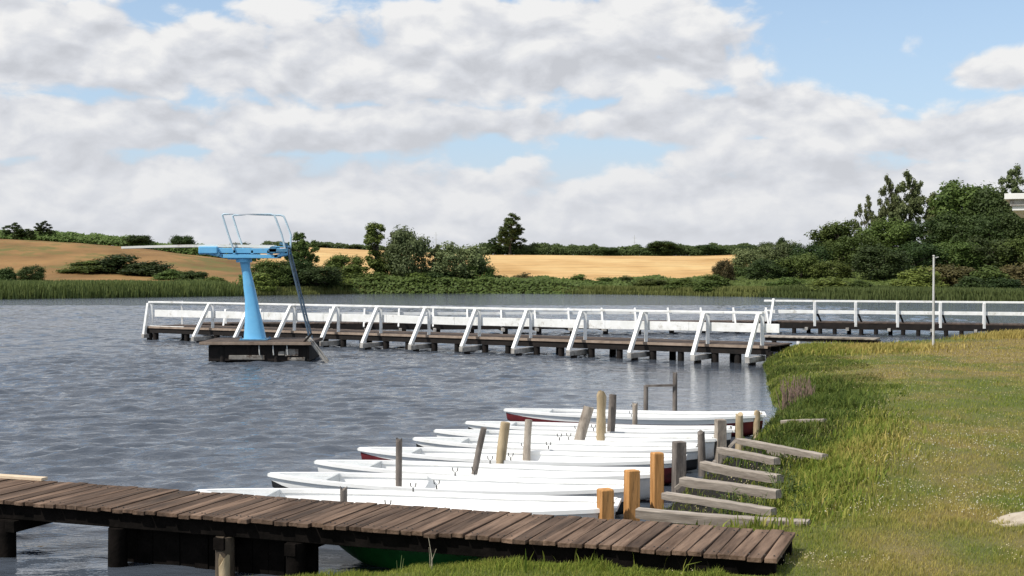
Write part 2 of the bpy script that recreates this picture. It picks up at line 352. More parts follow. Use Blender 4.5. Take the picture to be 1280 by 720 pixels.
def stubble_mat():
    m = mat('dry hillside grass', (.15,.088,.036), (.285,.165,.068), .9, .09, (1,.5,1), 0, None, .1, detail=9, dirt=(.13,.12,.04), dirt_scale=.12, dirt_lo=.52, dirt_hi=.62); return m
M_stubble = stubble_mat()
def water_mat():
    m, nt, b = new_mat('lake water'); N = nt.nodes; L = nt.links
    b.inputs['Base Color'].default_value = (.060,.072,.092,1); b.inputs['Roughness'].default_value = .06; b.inputs['IOR'].default_value = 1.33; b.inputs['Specular IOR Level'].default_value = .5
    tc = N.new('ShaderNodeTexCoord')
    def nz(scale, st, det, rot):
        mp = N.new('ShaderNodeMapping'); mp.inputs['Scale'].default_value = st; mp.inputs['Rotation'].default_value = (0,0,rot); L.new(tc.outputs['Object'], mp.inputs[0])
        n = N.new('ShaderNodeTexNoise'); n.inputs['Scale'].default_value = scale; n.inputs['Detail'].default_value = det; n.inputs['Roughness'].default_value = .6; n.inputs['Distortion'].default_value=.15; L.new(mp.outputs[0], n.inputs['Vector']); return n.outputs[0]
    n1 = nz(2.2, (.45,1.0,1), 5, R(8)); n2 = nz(8.0, (.5,1,1), 3, R(-8))
    at = N.new('ShaderNodeAttribute'); at.attribute_name = 'calm'   # 0 sheltered .. 1 open water
    b1 = N.new('ShaderNodeBump'); b1.inputs['Distance'].default_value = .11; L.new(n1, b1.inputs['Height'])
    m1 = N.new('ShaderNodeMath'); m1.operation = 'MULTIPLY'; m1.inputs[1].default_value = 1.0; L.new(at.outputs['Fac'], m1.inputs[0]); L.new(m1.outputs[0], b1.inputs['Strength'])
    b2 = N.new('ShaderNodeBump'); b2.inputs['Strength'].default_value = .7; b2.inputs['Distance'].default_value = .018; L.new(n2, b2.inputs['Height']); L.new(b1.outputs[0], b2.inputs['Normal'])
    L.new(b2.outputs[0], b.inputs['Normal'])
    return m
M_water = water_mat()

# ------------------------------------------------------------------ the lake's outline and the lie of the land
SHORE = [(-60,4),(-20,7),(-8,9.0),(-4.5,10.6),(-2.6,11.6),(-1.0,12.2),(.5,12.9),(1.15,13.9),(1.5,15.0),(1.9,16.2),(2.45,17.8),(3.05,19.6),(3.75,21.4),(4.75,24.2),(5.5,27),(6.0,30),(6.7,34),(7.4,38),
         (8.0,41.6),(8.8,44),(10,46),(12.5,48.3),(16,50.8),(19,53.5),(22.3,56.8),(27,61),(36,66),(60,78),(75,95),(62,112),(48,122),(36,129.5),(28,145),(15.5,159),(5,165),(-4,167),(-21,164),(-31,151),(-42,141),(-52,134),(-75,125),(-115,100),(-125,40),(-100,8)]
SH = np.array(SHORE, float)
def shore_dist(x, y):
    """signed distance to the shoreline, positive on land"""
    x = np.asarray(x, float); y = np.asarray(y, float); best = np.full(x.shape, 1e9); inside = np.zeros(x.shape, bool)
    for i in range(len(SH)):
        a = SH[i]; b = SH[(i+1) % len(SH)]; ab = b-a
        t = np.clip(((x-a[0])*ab[0]+(y-a[1])*ab[1])/(ab@ab), 0, 1)
        best = np.minimum(best, np.hypot(x-(a[0]+t*ab[0]), y-(a[1]+t*ab[1])))
        c = ((a[1] > y) != (b[1] > y)) & (x < (b[0]-a[0])*(y-a[1])/((b[1]-a[1]) if b[1] != a[1] else 1e-9)+a[0])
        inside ^= c
    return np.where(inside, -best, best)
def height(x, y):
    x = np.asarray(x, float); y = np.asarray(y, float); d = shore_dist(x, y)
    d = d + (fbm(x*.9, y*.9, 3)-.5)*.35*np.exp(-np.abs(d)/2)
    near = .34*(1-np.exp(-np.clip(d,0,None)/.3)) + .28*(1-np.exp(-np.clip(d,0,None)/5)) + .5*sstep(8, 0, y) + (fbm(x*.5, y*.5, 9)-.5)*.12*sstep(0,2,d)
    mz = sstep(13.2, 14.0, y)*(1-sstep(20.8, 22.0, y))*sstep(2.3, 1.0, d)*(d > 0)*(y < 30)
    near = near - mz*np.clip(near-.07, 0, None)*.9
    near = near - .14*sstep(34, 46, y)*sstep(0,2,d)
    near = near + .16*np.exp(-(((x-22)/3.2)**2+((y-52.5)/2.2)**2))
    u = x/np.maximum(y, 60)
    far = .35 + (1-np.exp(-np.clip(d,0,None)/14))*.5
    A = np.interp(u, [-1.5,-.39,-.33,-.27,-.215,-.17,-.1,1.5], [9.5,7.9,7.0,5.3,3.0,1.4,.2,.2])
    B = np.interp(u, [-1.5,-.39,-.2,-.15,-.08,-.02,.18,.3,1.5], [3,4.5,8.6,8.8,8.0,6.6,6.2,6.0,6.0])
    C = np.interp(u, [-1,.14,.19,.25,.32,.39,.6,1.5], [0,0,.8,2.0,3.4,4.8,6,6])
    far = far + A*sstep(150,262,y) + np.clip(B-.6*A,0,None)*sstep(205,430,y) + C*sstep(132,210,y)
    far = far + (fbm(x*.03, y*.03, 21)-.5)*1.2*sstep(170,260,y)
    k = sstep(85, 120, y)
    land = near*(1-k)+far*k
    bed = np.clip(d*.55, -1.6, 0)
    return np.where(d > 0, land, bed)
def H(x, y): return float(height(np.array([x]), np.array([y]))[0])
def axis(segs):
    out = [segs[0][0]]
    for a, b, s in segs:
        n = max(1, int(round((b-a)/s))); out.extend(list(np.linspace(a, b, n+1)[1:]))
    return np.array(out)
def grid(xs, ys):
    X, Y = np.meshgrid(xs, ys); nx = len(xs); ny = len(ys)
    i = np.arange(nx*ny).reshape(ny, nx)
    q = np.stack([i[:-1,:-1], i[:-1,1:], i[1:,1:], i[1:,:-1]], -1).reshape(-1, 4)
    return X.ravel(), Y.ravel(), q
def dryness(x, y):
    d = shore_dist(x, y)
    n = fbm(x*.35, y*.22, 40, 4); n2 = fbm(x*1.7, y*1.2, 50, 3)
    v = (n-.46)*2.6 + (n2-.5)*1.5 + .50*sstep(13.0, 18, y) + .22*sstep(24, 42, y) - .22
    v = v*sstep(.5, 3.5, d) + .10
    return np.clip(v, 0, 1)

xs = axis([(-2500,-400,150),(-400,-150,12),(-150,-30,3),(-30,-8,1),(-8,14,.16),(14,40,.6),(40,120,3),(120,400,12),(400,2500,150)])
ys = axis([(-300,-20,20),(-20,4,3),(4,9,.5),(9,30,.16),(30,62,.35),(62,110,2.5),(110,270,2.5),(270,500,6),(500,900,25),(900,4500,300)])
gx, gy, gq = grid(xs, ys); gz = height(gx, gy)
g = link('ground', np_mesh('ground', np.stack([gx, gy, gz], -1), gq, M_ground, {'dry': np.where(gy > 90, .15+.5*fbm(gx*.02, gy*.02, 5), dryness(gx, gy)), 'mud': (1-sstep(1.5,2.1,shore_dist(gx,gy)))*sstep(12.5,13.5,gy)*(1-sstep(21,22.5,gy))*(gy<30)}, smooth=True)); tag(g, kind='structure')

# crop fields: a sheet standing 0.5 m over the soil with its own edge
def field(name, m, xs, ys, inside, lift=.12):
    X, Y, q = grid(xs, ys); Z = height(X, Y)+lift
    c = X[q].mean(1), Y[q].mean(1); k = inside(c[0], c[1]); q = q[k]
    o = link(name, np_mesh(name, np.stack([X,Y,Z],-1), q, m, smooth=True)); tag(o, kind='structure'); return o
def u_(x, y): return x/y
field('wheat_field', M_wheat, axis([(-110,160,2.0)]), axis([(205,436,2.5)]), lambda x, y: (u_(x,y) > -.20) & (u_(x,y) < .182) & (y > 212+10*fbm(x*.05,y*0,60)) & (y < 432))
field('dry_hillside_field', M_stubble, axis([(-330,-30,1.5)]), axis([(150,272,1.5)]), lambda x, y: (u_(x,y) < -.165) & (y > 163+14*fbm(x*.06,y*0,61)-.0*x) & (y < 268), .12)

# water
wx = axis([(-130,-58,3),(-58,-16,.22),(-16,7,.085),(7,27,.2),(27,78,2.0)])
wy = axis([(3,10,.5),(10,30,.075),(30,46,.11),(46,64,.17),(64,110,.24),(110,172,.4)])
X, Y, q = grid(wx, wy)
sx = np.gradient(wx); sy = np.gradient(wy); SX, SY = np.meshgrid(sx, sy); sp = np.maximum(SX, SY).ravel()
D = -shore_dist(X, Y)
open_ = .10+.90*sstep(.5, 9.0, D)
# shelter among the boats, and in the corner inside the jetty
open_ *= 1-.55*np.exp(-(((X-6)/5)**2+((Y-36)/9)**2))
Z = np.zeros_like(X); rw = np.random.default_rng(3)
for i in range(90):
    lam = math.exp(rw.uniform(math.log(.20), math.log(1.15))); th = R(-82)+rw.normal(0, .30); k = 2*math.pi/lam
    a = .0060*lam**.85*rw.uniform(.5, 1.4); ph = rw.uniform(0, 6.28)
    w = sstep(2.6, 4.0, lam/sp)
    arg = k*(X*math.cos(th)+Y*math.sin(th))+ph + .8*np.sin(X*.5+i)*np.sin(Y*.13+i*2)
    Z += w*a*(np.cos(arg)+.30*np.cos(2*arg)+.08*np.cos(3*arg))
gust = .70+.6*fbm(X*.09, Y*.05, 77, 3)
Z *= open_*gust
wk = (D[q].max(1) > -1.2)
w = link('lake', np_mesh('lake', np.stack([X, Y, Z], -1), q[wk], M_water, {'calm': open_*gust*(1+.6*sstep(40,66,Y))}, smooth=True)); tag(w, kind='structure')

# ------------------------------------------------------------------ foreground boardwalk
def make_boardwalk():
    e1 = Vector((2.61, 11.97, 0)); e0 = Vector((-5.88, 15.08, 0)); t = (e1-e0).normalized(); n = Vector((-t.y, t.x, 0))  # n points away from camera
    W = 1.18; z = .60
    A = e1 - t*12.6                                   # far-left start
    root = empty('boardwalk', (A.x, A.y, 0), 'low brown boardwalk of worn planks running across the foreground over water', 'boardwalk')
    def w(s, c, zz): return A + t*s - n*c + Vector((0,0,zz)) - Vector((A.x, A.y, 0))
    Lw = 12.6; mb = MB(); s = 0.0; random.seed(11)
    while s < Lw-.05:
        pw = random.choice((.12,.13,.135,.145)); pw = min(pw, Lw-s)
        j0 = random.uniform(-.02,.02); j1 = random.uniform(-.025,.025); dz = random.uniform(-.007,.006); sk = random.uniform(-.008,.008)
        if 3.8 < s < 4.2: pass
        mb.bar(w(s+pw/2-.006+sk, -.02+j0, z-.02+dz), w(s+pw/2-.006-sk, W+j1, z-.02+dz+random.uniform(-.005,.005)), pw-.012, .04, jit=.0025)
        s += pw
    mb.build('deck', M_deck, root, .004)
    nl = MB(); s = .06
    while s < Lw:
        for c in (.13, W-.11):
            for ds in (-.025, .025):
                p = w(s+ds+random.uniform(-.008,.008), c+random.uniform(-.01,.01), z-.002); nl.box(p, (.012,.012,.012))
        s += .1305
    tag(nl.build('nails', M_chain, root), None, None, None, 'stuff')
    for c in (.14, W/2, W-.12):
        MB().bar(w(0, c, z-.125), w(Lw-.03, c, z-.125), .09, .16).build('beam', M_undershade, root, .006)
    MB().bar(w(0, .00, z+.018), w(4.15, -.02, z+.018), .11, .035).build('edge_board', M_deckpale, root, .004)
    def s_at(px, c):
        k = (px-640)/F; b = A - n*c; return (k*b.y-b.x)/(t.x-k*t.y)
    sp_ = s_at(279, W-.10)
    for s_ in (.9, s_at(6, W-.1), s_at(145, W-.1), sp_, 8.0, 10.0, 11.9):
        for c in ((.10, W-.10) if s_ > 8.5 else (W-.10,)):
            p = w(s_, c, 0); MB().tube([(p.x, p.y, -1.2), (p.x+.01, p.y, z-.21)], [.105,.095], 10, wob=.06).build('pile', M_pile if s_ == sp_ else M_undershade, root)
    for s_ in (.9, s_at(10, W), sp_, 8.0, 10.0, 11.9):
        MB().bar(w(s_, -.02, z-.27), w(s_, W+.0, z-.27), .12, .12).build('crossbeam', M_undershade, root, .006)
    # boards added to fill the dark area under the deck, shade in their colour
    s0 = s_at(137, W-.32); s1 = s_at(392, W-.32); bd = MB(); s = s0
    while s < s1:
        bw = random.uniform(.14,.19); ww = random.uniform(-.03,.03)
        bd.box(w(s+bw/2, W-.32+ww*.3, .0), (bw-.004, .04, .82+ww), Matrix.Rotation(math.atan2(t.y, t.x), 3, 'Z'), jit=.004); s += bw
    bd.build('shade_boards', M_undershade, root)
make_boardwalk()

def post(px, d, ztop, r, m, label, lean=(0,0), sq=False, group=None, name='mooring_post', rot=0, zb=-1.0, split=False, cat='post'):
    x, y = XY(px, d); zb = min(zb, H(x,y)-.15)
    L = ztop-zb; mb = MB(); n = 10; x -= lean[0]*(.4-zb); lean = (lean[0]*L, lean[1]*L)
    if sq:
        a = Vector((0,0,zb)); b = Vector((lean[0], lean[1], ztop))
        rz = Matrix.Rotation(R(rot), 3, 'Z'); vs = []
        for q_, k in ((a, 1.0), (a.lerp(b,.6), .99), (b-Vector((0,0,.012)), .98), (b, .86)):
            for cx, cy in ((-1,-1),(1,-1),(1,1),(-1,1)): vs.append(q_ + rz @ Vector((cx*r*k+random.uniform(-.004,.004), cy*r*k+random.uniform(-.004,.004), random.uniform(-.006,.006))))
        fs = [(3,2,1,0),(12,13,14,15)]
        for i in range(3):
            for j in range(4): fs.append((i*4+j, i*4+(j+1)%4, (i+1)*4+(j+1)%4, (i+1)*4+j))
        mb.add(vs, fs)
    else:
        ks = 9; pts = []; rr = []
        bend = random.uniform(-.02,.02)
        for i in range(ks):
            f = i/(ks-1); pts.append((lean[0]*f+bend*math.sin(f*3), lean[1]*f, zb+L*f)); rr.append(r*(1.08-.12*f)*random.uniform(.95,1.05))
        mb.tube(pts, rr, 11, wob=.07)
        # chewed top
        top = len(mb.v)
        for i in range(len(mb.v)):
            v = mb.v[i]
            if v[2] > ztop-.02:
                dz = .03*math.sin(math.atan2(v[1], v[0])*2+px)*(2.0 if split else 1); mb.v[i] = (v[0], v[1], v[2]+dz)
    o = mb.build(name, m, None, .006 if sq else 0, loc=(x, y, 0)); tag(o, label, cat, group); return o

# posts at the sterns
G1 = 'mooring posts along the bank end of the boats'
STERN = [
 (757, 14.35, .60, .075, M_orange, 'shortest of the three orange square posts, leftmost, against the boardwalk edge', (0,0), True, 20),
 (790, 15.1, .69, .072, M_orange, 'middle orange square post of the three beside the nearest white boat', (.01,0), True, 22),
 (822, 16.3, .72, .068, M_orange, 'orange square post furthest from the boardwalk, right of the other two', (0,.02), True, 18),
 (849, 17.6, .69, .075, M_greydk, 'brown grey square post just behind the furthest orange post', (.01,0), True, 20),
 (877, 19.0, .64, .055, M_greydk, 'thin dark post between two thicker posts at the boat ends', (-.02,0), False, 0),
 (901, 20.3, .68, .075, M_grey, 'thick grey square post at the end of the third boat from the back', (.0,0), True, 15),
 (924, 21.4, .64, .065, M_yellow, 'mossy yellowish post at the end of the second boat from the back', (.02,0), False, 0),
 (947, 23.4, .46, .06, M_yellow, 'low mossy post half hidden in grass at the stern of the furthest boat', (0,0), False, 0)]
for (px, d, z, r, m, lb, ln, sq, rot) in STERN: post(px, d, z, r, m, lb, ln, sq, G1, rot=rot)
G2 = 'mooring stakes in the water between the boats'
STAKES = [
 (429, 14.85, .52, .042, M_greydk, 'short dark round stake beside the nearest white boat', (0,0)),
 (499, 16.62, .84, .042, M_greydk, 'upright dark stake left of the leaning stakes between the nearer boats', (0,0)),
 (596, 17.35, .93, .042, M_greydk, 'tall thin stake with reddish top leaning right between the white boats', (.18,0)),
 (627, 18.25, .90, .068, M_yellow, 'yellowish brown stake with ragged foot left of the shorter patched stake', (.11,0)),
 (658, 19.1, .84, .055, M_grey, 'short stake with pale patch right of the yellowish brown stake', (.07,0)),
 (726, 20.5, .86, .085, M_grey, 'stout grey stake leaning right in the middle of the boats', (.28,0)),
 (752, 21.3, .98, .080, M_yellow, 'tallest stake with split yellow top among the boats', (.0,0)),
 (763, 21.55, .93, .065, M_greydk, 'dark stake touching the right side of the tallest yellow stake', (.08,0)),
 (794, 22.65, .68, .048, M_grey, 'small grey stake in front of the furthest dark red boat', (0,0))]
for (px, d, z, r, m, lb, ln) in STAKES: post(px, d, z, r, m, lb, ln, False, G2, split=('split' in lb), name='mooring_stake', cat='stake')
# low frame standing behind the furthest boat
fr = empty('mooring_rack', (*XY(825, 25.6), 0), 'low dark frame of two uprights and one crossbar behind the furthest boat', 'rack')
ox, oy = XY(825, 25.6)
for px, zt in ((807, .74), (843.5, .99)):
    x, y = XY(px, 25.6); MB().tube([(x-ox, 0, -1), (x-ox+.01, 0, zt)], [.05,.045], 9, wob=.05).build('upright', M_greydk, fr)
x0, _ = XY(807, 25.6); x1, _ = XY(843.5, 25.6)
MB().bar((x0-ox, -.06, .735), (x1-ox, -.06, .745), .03, .045).build('crossbar', M_greydk, fr)

# slip beams from the bank
BEAMS = [
 ((797,636),(1012,651), .17, 'long bleached beam lying right along the far edge of the boardwalk'),
 ((831,616),(968,636), .14, 'second bleached beam from the boardwalk, starting at the furthest orange post'),
 ((853,597),(974,613), .15, 'bleached beam third from the boardwalk, behind the orange posts'),
 ((879,577),(976,594), .15, 'bleached beam fourth from the boardwalk with dark mud on both sides'),
 ((900,559),(972,573), .14, 'short bleached beam beside the thick grey square post'),
 ((924,548),(1032,568), .13, 'long thin bleached beam reaching furthest right into the grass'),
 ((962,540),(1006,549), .11, 'short beam end lying alone in grass behind the long thin beam'),
 ((978,520),(1032,525), .12, 'furthest pale beam, nearly buried in the grass beyond the others')]
for k, (a, b, w_, lb) in enumerate(BEAMS):
    zt = .45; w_ *= .85
    pa = P(a[0], a[1], zt); pb = P(b[0], b[1], zt+.02)
    if k >= 6: pa.z = H(pa.x,pa.y)+.09; pb.z = H(pb.x,pb.y)+.09
    c = (pa+pb)/2; mb = MB(); n = 14; dd_ = (pb-pa); q_ = dd_.to_track_quat('X', 'Z'); d = Vector((dd_.length,0,0)); s = Vector((0,1,0))
    vs = []; bow = random.uniform(-.012,.012); hh = w_*random.uniform(.65,.85)
    for i in range(n+1):
        f = i/n; p = d*(f-.5) + Vector((0,0,bow*math.sin(f*3.14))); ww = w_*(1+random.uniform(-.04,.04)); zz = hh
        if i in (0, n): ww *= .9; zz *= .9
        for (sy_, sz_) in ((-.5,-1),(.5,-1),(.5,-.12),(.38,0),(-.38,0),(-.5,-.12)):
            vs.append(p+s*sy_*ww+Vector((0,0,sz_*zz+random.uniform(-.004,.004))))
    fs = [(5,4,3,2,1,0), tuple(n*6+j for j in range(6))]
    for i in range(n):
        for j in range(6): fs.append((i*6+j, i*6+(j+1)%6, (i+1)*6+(j+1)%6, (i+1)*6+j))
    mb.add(vs, fs); o = mb.build('slip_beam', M_log, None, 0, loc=c); o.rotation_euler = q_.to_euler(); tag(o, lb, 'beam', 'timber slip beams on the bank')
BR = [(845,612,861,598,'small pale strut propped at the end of the third beam'),(884,588,895,577,'small pale strut propped at the end of the fourth beam'),(912,560,922,549,'small pale strut under the end of the longest thin beam')]
for (a,b,c_,d_,lb) in BR:
    p0 = P(a,b,.30); p1 = P(c_,d_,.44); c = (p0+p1)/2
    o = MB().bar(p0-c, p1-c, .035, .05).build('strut', M_log, None, .004, loc=c); tag(o, lb, 'strut', 'pale struts at beam ends')

# ------------------------------------------------------------------ boats
def make_boat(bow, stern, beam, hull_m, label, seed=0, fore='grey', name='rowing_boat', group='rowing boats moored side by side', free=.31, rim_m=None, in_m=None, sheer=.06, rows=2):
    random.seed(seed)
    bow = Vector((*bow, 0)); stern = Vector((*stern, 0)); L = (bow-stern).length; rz = math.atan2(bow.y-stern.y, bow.x-stern.x)
    root = empty(name, (stern.x, stern.y, 0), label, 'boat', group, rz)
    NS = 26; NP = 9
    def half(t):   # half breadth at gunwale
        if t < .45: return beam/2*(.52+.48*math.sin(t/.45*math.pi/2)**.8)
        q_ = (t-.45)/.55; return beam/2*max(.012, (1-q_**2.3)**.85)
    def shr(t): return free + sheer*max(0,(t-.35)/.65)**1.8 + .05*max(0,(.3-t)/.3)**1.5
    def keel(t): return -.12 + .34*max(0,(t-.72)/.28)**2.2 + .16*max(0,(.25-t)/.25)**1.5
    def xs_(t, v): return t*L + .10*v*max(0,(t-.7)/.3) - .06*v*max(0,(.1-t)/.1)
    def ring(t, off):
        hb = max(.004, half(t)-off); zs = shr(t); zk = keel(t)+off*(1.3 if off < .02 else 4.5); r = []
        for i in range(-NP, NP+1):
            a = abs(i)/NP; yb = hb*(math.sin(a*math.pi/2)**.8)*(.80+.20*a); zz = zk+(zs-zk)*(a**2.4*.55+a*.45*a)
            if off and t > .9: zz = max(zz, zk)
            r.append((xs_(t, (zz-keel(t))/.6), math.copysign(yb, i) if i else 0, zz))
        return r
    mb = MB(); W_ = 2*NP+1
    vs = [];
    for s_ in range(NS+1): vs += ring(s_/NS, 0)
    fs = []
    for s_ in range(NS):
        for i in range(W_-1): fs.append((s_*W_+i, s_*W_+i+1, (s_+1)*W_+i+1, (s_+1)*W_+i))
    tp = (0, W_-2) if rows == 1 else (0, 1, W_-3, W_-2); up = [f for j, f in enumerate(fs) if (j % (W_-1)) in tp]; lo_ = [f for j, f in enumerate(fs) if (j % (W_-1)) not in tp]
    mb.add(vs, lo_, 0, True); o_ = len(mb.v)-len(vs); mb.f += [tuple(i+o_ for i in f) for f in up]; mb.mi += [2]*len(up); mb.sm += [True]*len(up)
    # painted strake under the rail stays white: material by height
    inn = []
    for s_ in range(NS+1): inn += ring(min(s_/NS, .985) if s_ else .012, .028)
    mb.add(inn, [tuple(reversed(f)) for f in fs], 1, True)
    mb.add(ring(0, 0), [tuple(range(W_))], 0); mb.add(ring(.012, .028), [tuple(reversed(range(W_)))], 1)
    hull = mb.build('hull', [hull_m, in_m or M_white, rim_m or M_white], root)
    # gunwale rail
    rim = MB()
    for sg in (-1, 1):
        pts = []
        for s_ in range(NS+1):
            t = s_/NS; hb = half(t); pts.append(Vector((xs_(t, (shr(t)-keel(t))/.6), sg*max(hb-.010, .0), shr(t)+.008)))
        for i in range(NS):
            a, b = pts[i], pts[i+1]
            rim.bar(a, b+(b-a).normalized()*.004, .075, .045)
    t0 = 0; rim.bar((xs_(0,.8)-.01, -half(0), shr(0)+.005), (xs_(0,.8)-.01, half(0), shr(0)+.005), .05, .038)
    rim.build('gunwale', rim_m or M_white, root)
    # thwarts
    for t in (.22, .44, .64):
        hb = half(t)-.03; zt = shr(t)-.13
        MB().box((t*L, 0, zt), (.24, 2*hb*.93, .028)).build('seat', in_m or M_white, root, .005)
    fb = MB(); v = []; ks = 12
    for i in range(ks+1):
        t = .08+.72*i/ks; hb = half(t)*.80; v += [(t*L, -hb, .10), (t*L, hb, .10), (t*L, -hb, .085), (t*L, hb, .085)]
    f = [(0,2,3,1), (ks*4, ks*4+1, ks*4+3, ks*4+2)]
    for i in range(ks): a_ = i*4; f += [(a_, a_+1, a_+5, a_+4), (a_+2, a_+6, a_+7, a_+3), (a_, a_+4, a_+6, a_+2), (a_+1, a_+3, a_+7, a_+5)]
    fb.add(v, f).build('floorboards', in_m or M_white, root)
    # stern seat
    MB().add([(.05, -half(.02)+.05, shr(0)-.10), (.05, half(.02)-.05, shr(0)-.10), (.42, half(.1)-.05, shr(.05)-.11), (.42, -half(.1)+.05, shr(.05)-.11),
              (.05, -half(.02)+.05, shr(0)-.13), (.05, half(.02)-.05, shr(0)-.13), (.42, half(.1)-.05, shr(.05)-.14), (.42, -half(.1)+.05, shr(.05)-.14)],
             [(3,2,1,0),(4,5,6,7),(0,1,5,4),(1,2,6,5),(2,3,7,6),(3,0,4,7)]).build('stern_seat', in_m or M_white, root)
    # foredeck with a raised edge board
    fd = MB(); v = []; ks = 8
    for i in range(ks+1):
        t = .82+.178*i/ks; hb = max(half(t)-.02, .004); x = xs_(t, .8); v += [(x, -hb, shr(t)-.012), (x, 0, shr(t)+.02), (x, hb, shr(t)-.012)]
    f = []
    for i in range(ks): f += [(i*3, i*3+3, i*3+4, i*3+1), (i*3+1, i*3+4, i*3+5, i*3+2)]
    fd.add(v, f); fd.bar((xs_(.82,.8), -half(.82)+.02, shr(.82)-.03), (xs_(.82,.8), half(.82)-.02, shr(.82)-.03), .03, .12)
    fd.build('foredeck', M_greyin if fore == 'grey' else M_white, root)
    # rowlocks
    for sg in (-1, 1):
        t = .50; p = Vector((t*L, sg*(half(t)-.01), shr(t)+.026))
        MB().tube([p, p+Vector((0,0,.05))], .009, 6).tube([p+Vector((-.035,0,.11)), p+Vector((-.03,0,.07)), p+Vector((0,0,.05)), p+Vector((.03,0,.07)), p+Vector((.035,0,.11))], .007, 6).build('rowlock', M_chain, root)
    random.seed(seed+99)
    return root
BO = [
 ((250,15.45,.52),(1.12,14.68), 1.22, M_white, 'nearest white rowing boat, tucked against the far edge of the boardwalk'),
 ((340,16.75,.5),(1.42,15.95), 1.05, M_black, 'white rowing boat with black hull side at the bow, second from the boardwalk'),
 ((398,17.85,.5),(1.85,17.0), 1.02, M_white, 'all white rowing boat, third from the boardwalk, between black-sided and dark red boats'),
 ((452,19.15,.48),(2.35,18.3), 1.05, M_red, 'nearer of the two rowing boats with a dark red hull side'),
 ((521,20.3,.48),(2.75,19.45), 1.02, M_black, 'white boat with dark hull just behind the nearer dark red one'),
 ((547,21.3,.48),(3.15,20.5), .98, M_white, 'fifth white boat whose bow shows just left of the leaning stakes, fourth from the back'),
 ((586,22.45,.48),(3.6,21.65), 1.0, M_black, 'low white boat directly in front of the furthest dark red boat'),
 ((634,24.3,.48),(4.5,23.7), 1.1, M_red, 'furthest rowing boat, white top over a long dark red hull, near reeds')]
BO[5] = (*BO[5][:4], 'all white boat between two dark hulled boats in the back half of the row')
boats = []
for i, ((px, d, z), st, bm, m, lb) in enumerate(BO):
    boats.append(make_boat(XY(px, d), st, bm, m, lb, seed=i*5+1, rows=1 if m is M_red else 2, free=.33 if i == 7 else .31))
gb = make_boat((P(385,672,.40).x+.1, 13.55), (1.45, 12.65), .95, M_green, 'green hulled boat lying in the shadow under the boardwalk', seed=77, free=.30, sheer=.10, rim_m=M_green, in_m=M_green, fore='w', group='rowing boats moored side by side')

def rope(a, b, sag, r, m, label, name='mooring_rope', group='mooring lines at the sterns'):
    a = Vector(a); b = Vector(b); c = (a+b)/2; pts = []
    for i in range(11):
        f = i/10; p = a.lerp(b, f); p.z -= sag*4*f*(1-f); pts.append(p-c)
    o = MB().tube(pts, r, 6).build(name, m, None, loc=c); tag(o, label, 'rope', group)
ends = [(1,'pale line from the nearest white boat to the shortest orange post'),(1,'pale line tying the second boat to the middle orange post'),(0,'dark line tying the third boat to the furthest orange post'),
        (1,'pale line from the nearer dark red boat to the brown grey post'),(0,'dark line from the boat behind the dark red one to the thin dark post'),(1,'pale line tying a white boat to the thick grey post'),(0,'dark line from the low white boat to the mossy yellowish post'),(1,'pale line from the furthest dark red boat to the low mossy post')]
for i, (pale, lb) in enumerate(ends):
    st = BO[i][1]; p = STERN[i]; x, y = XY(p[0], p[1])
    rope((st[0]+.02, st[1]+.05, .40), (x-.02, y, p[2]-.22), .06, .011 if pale else .013, M_rope if pale else M_chain, lb)

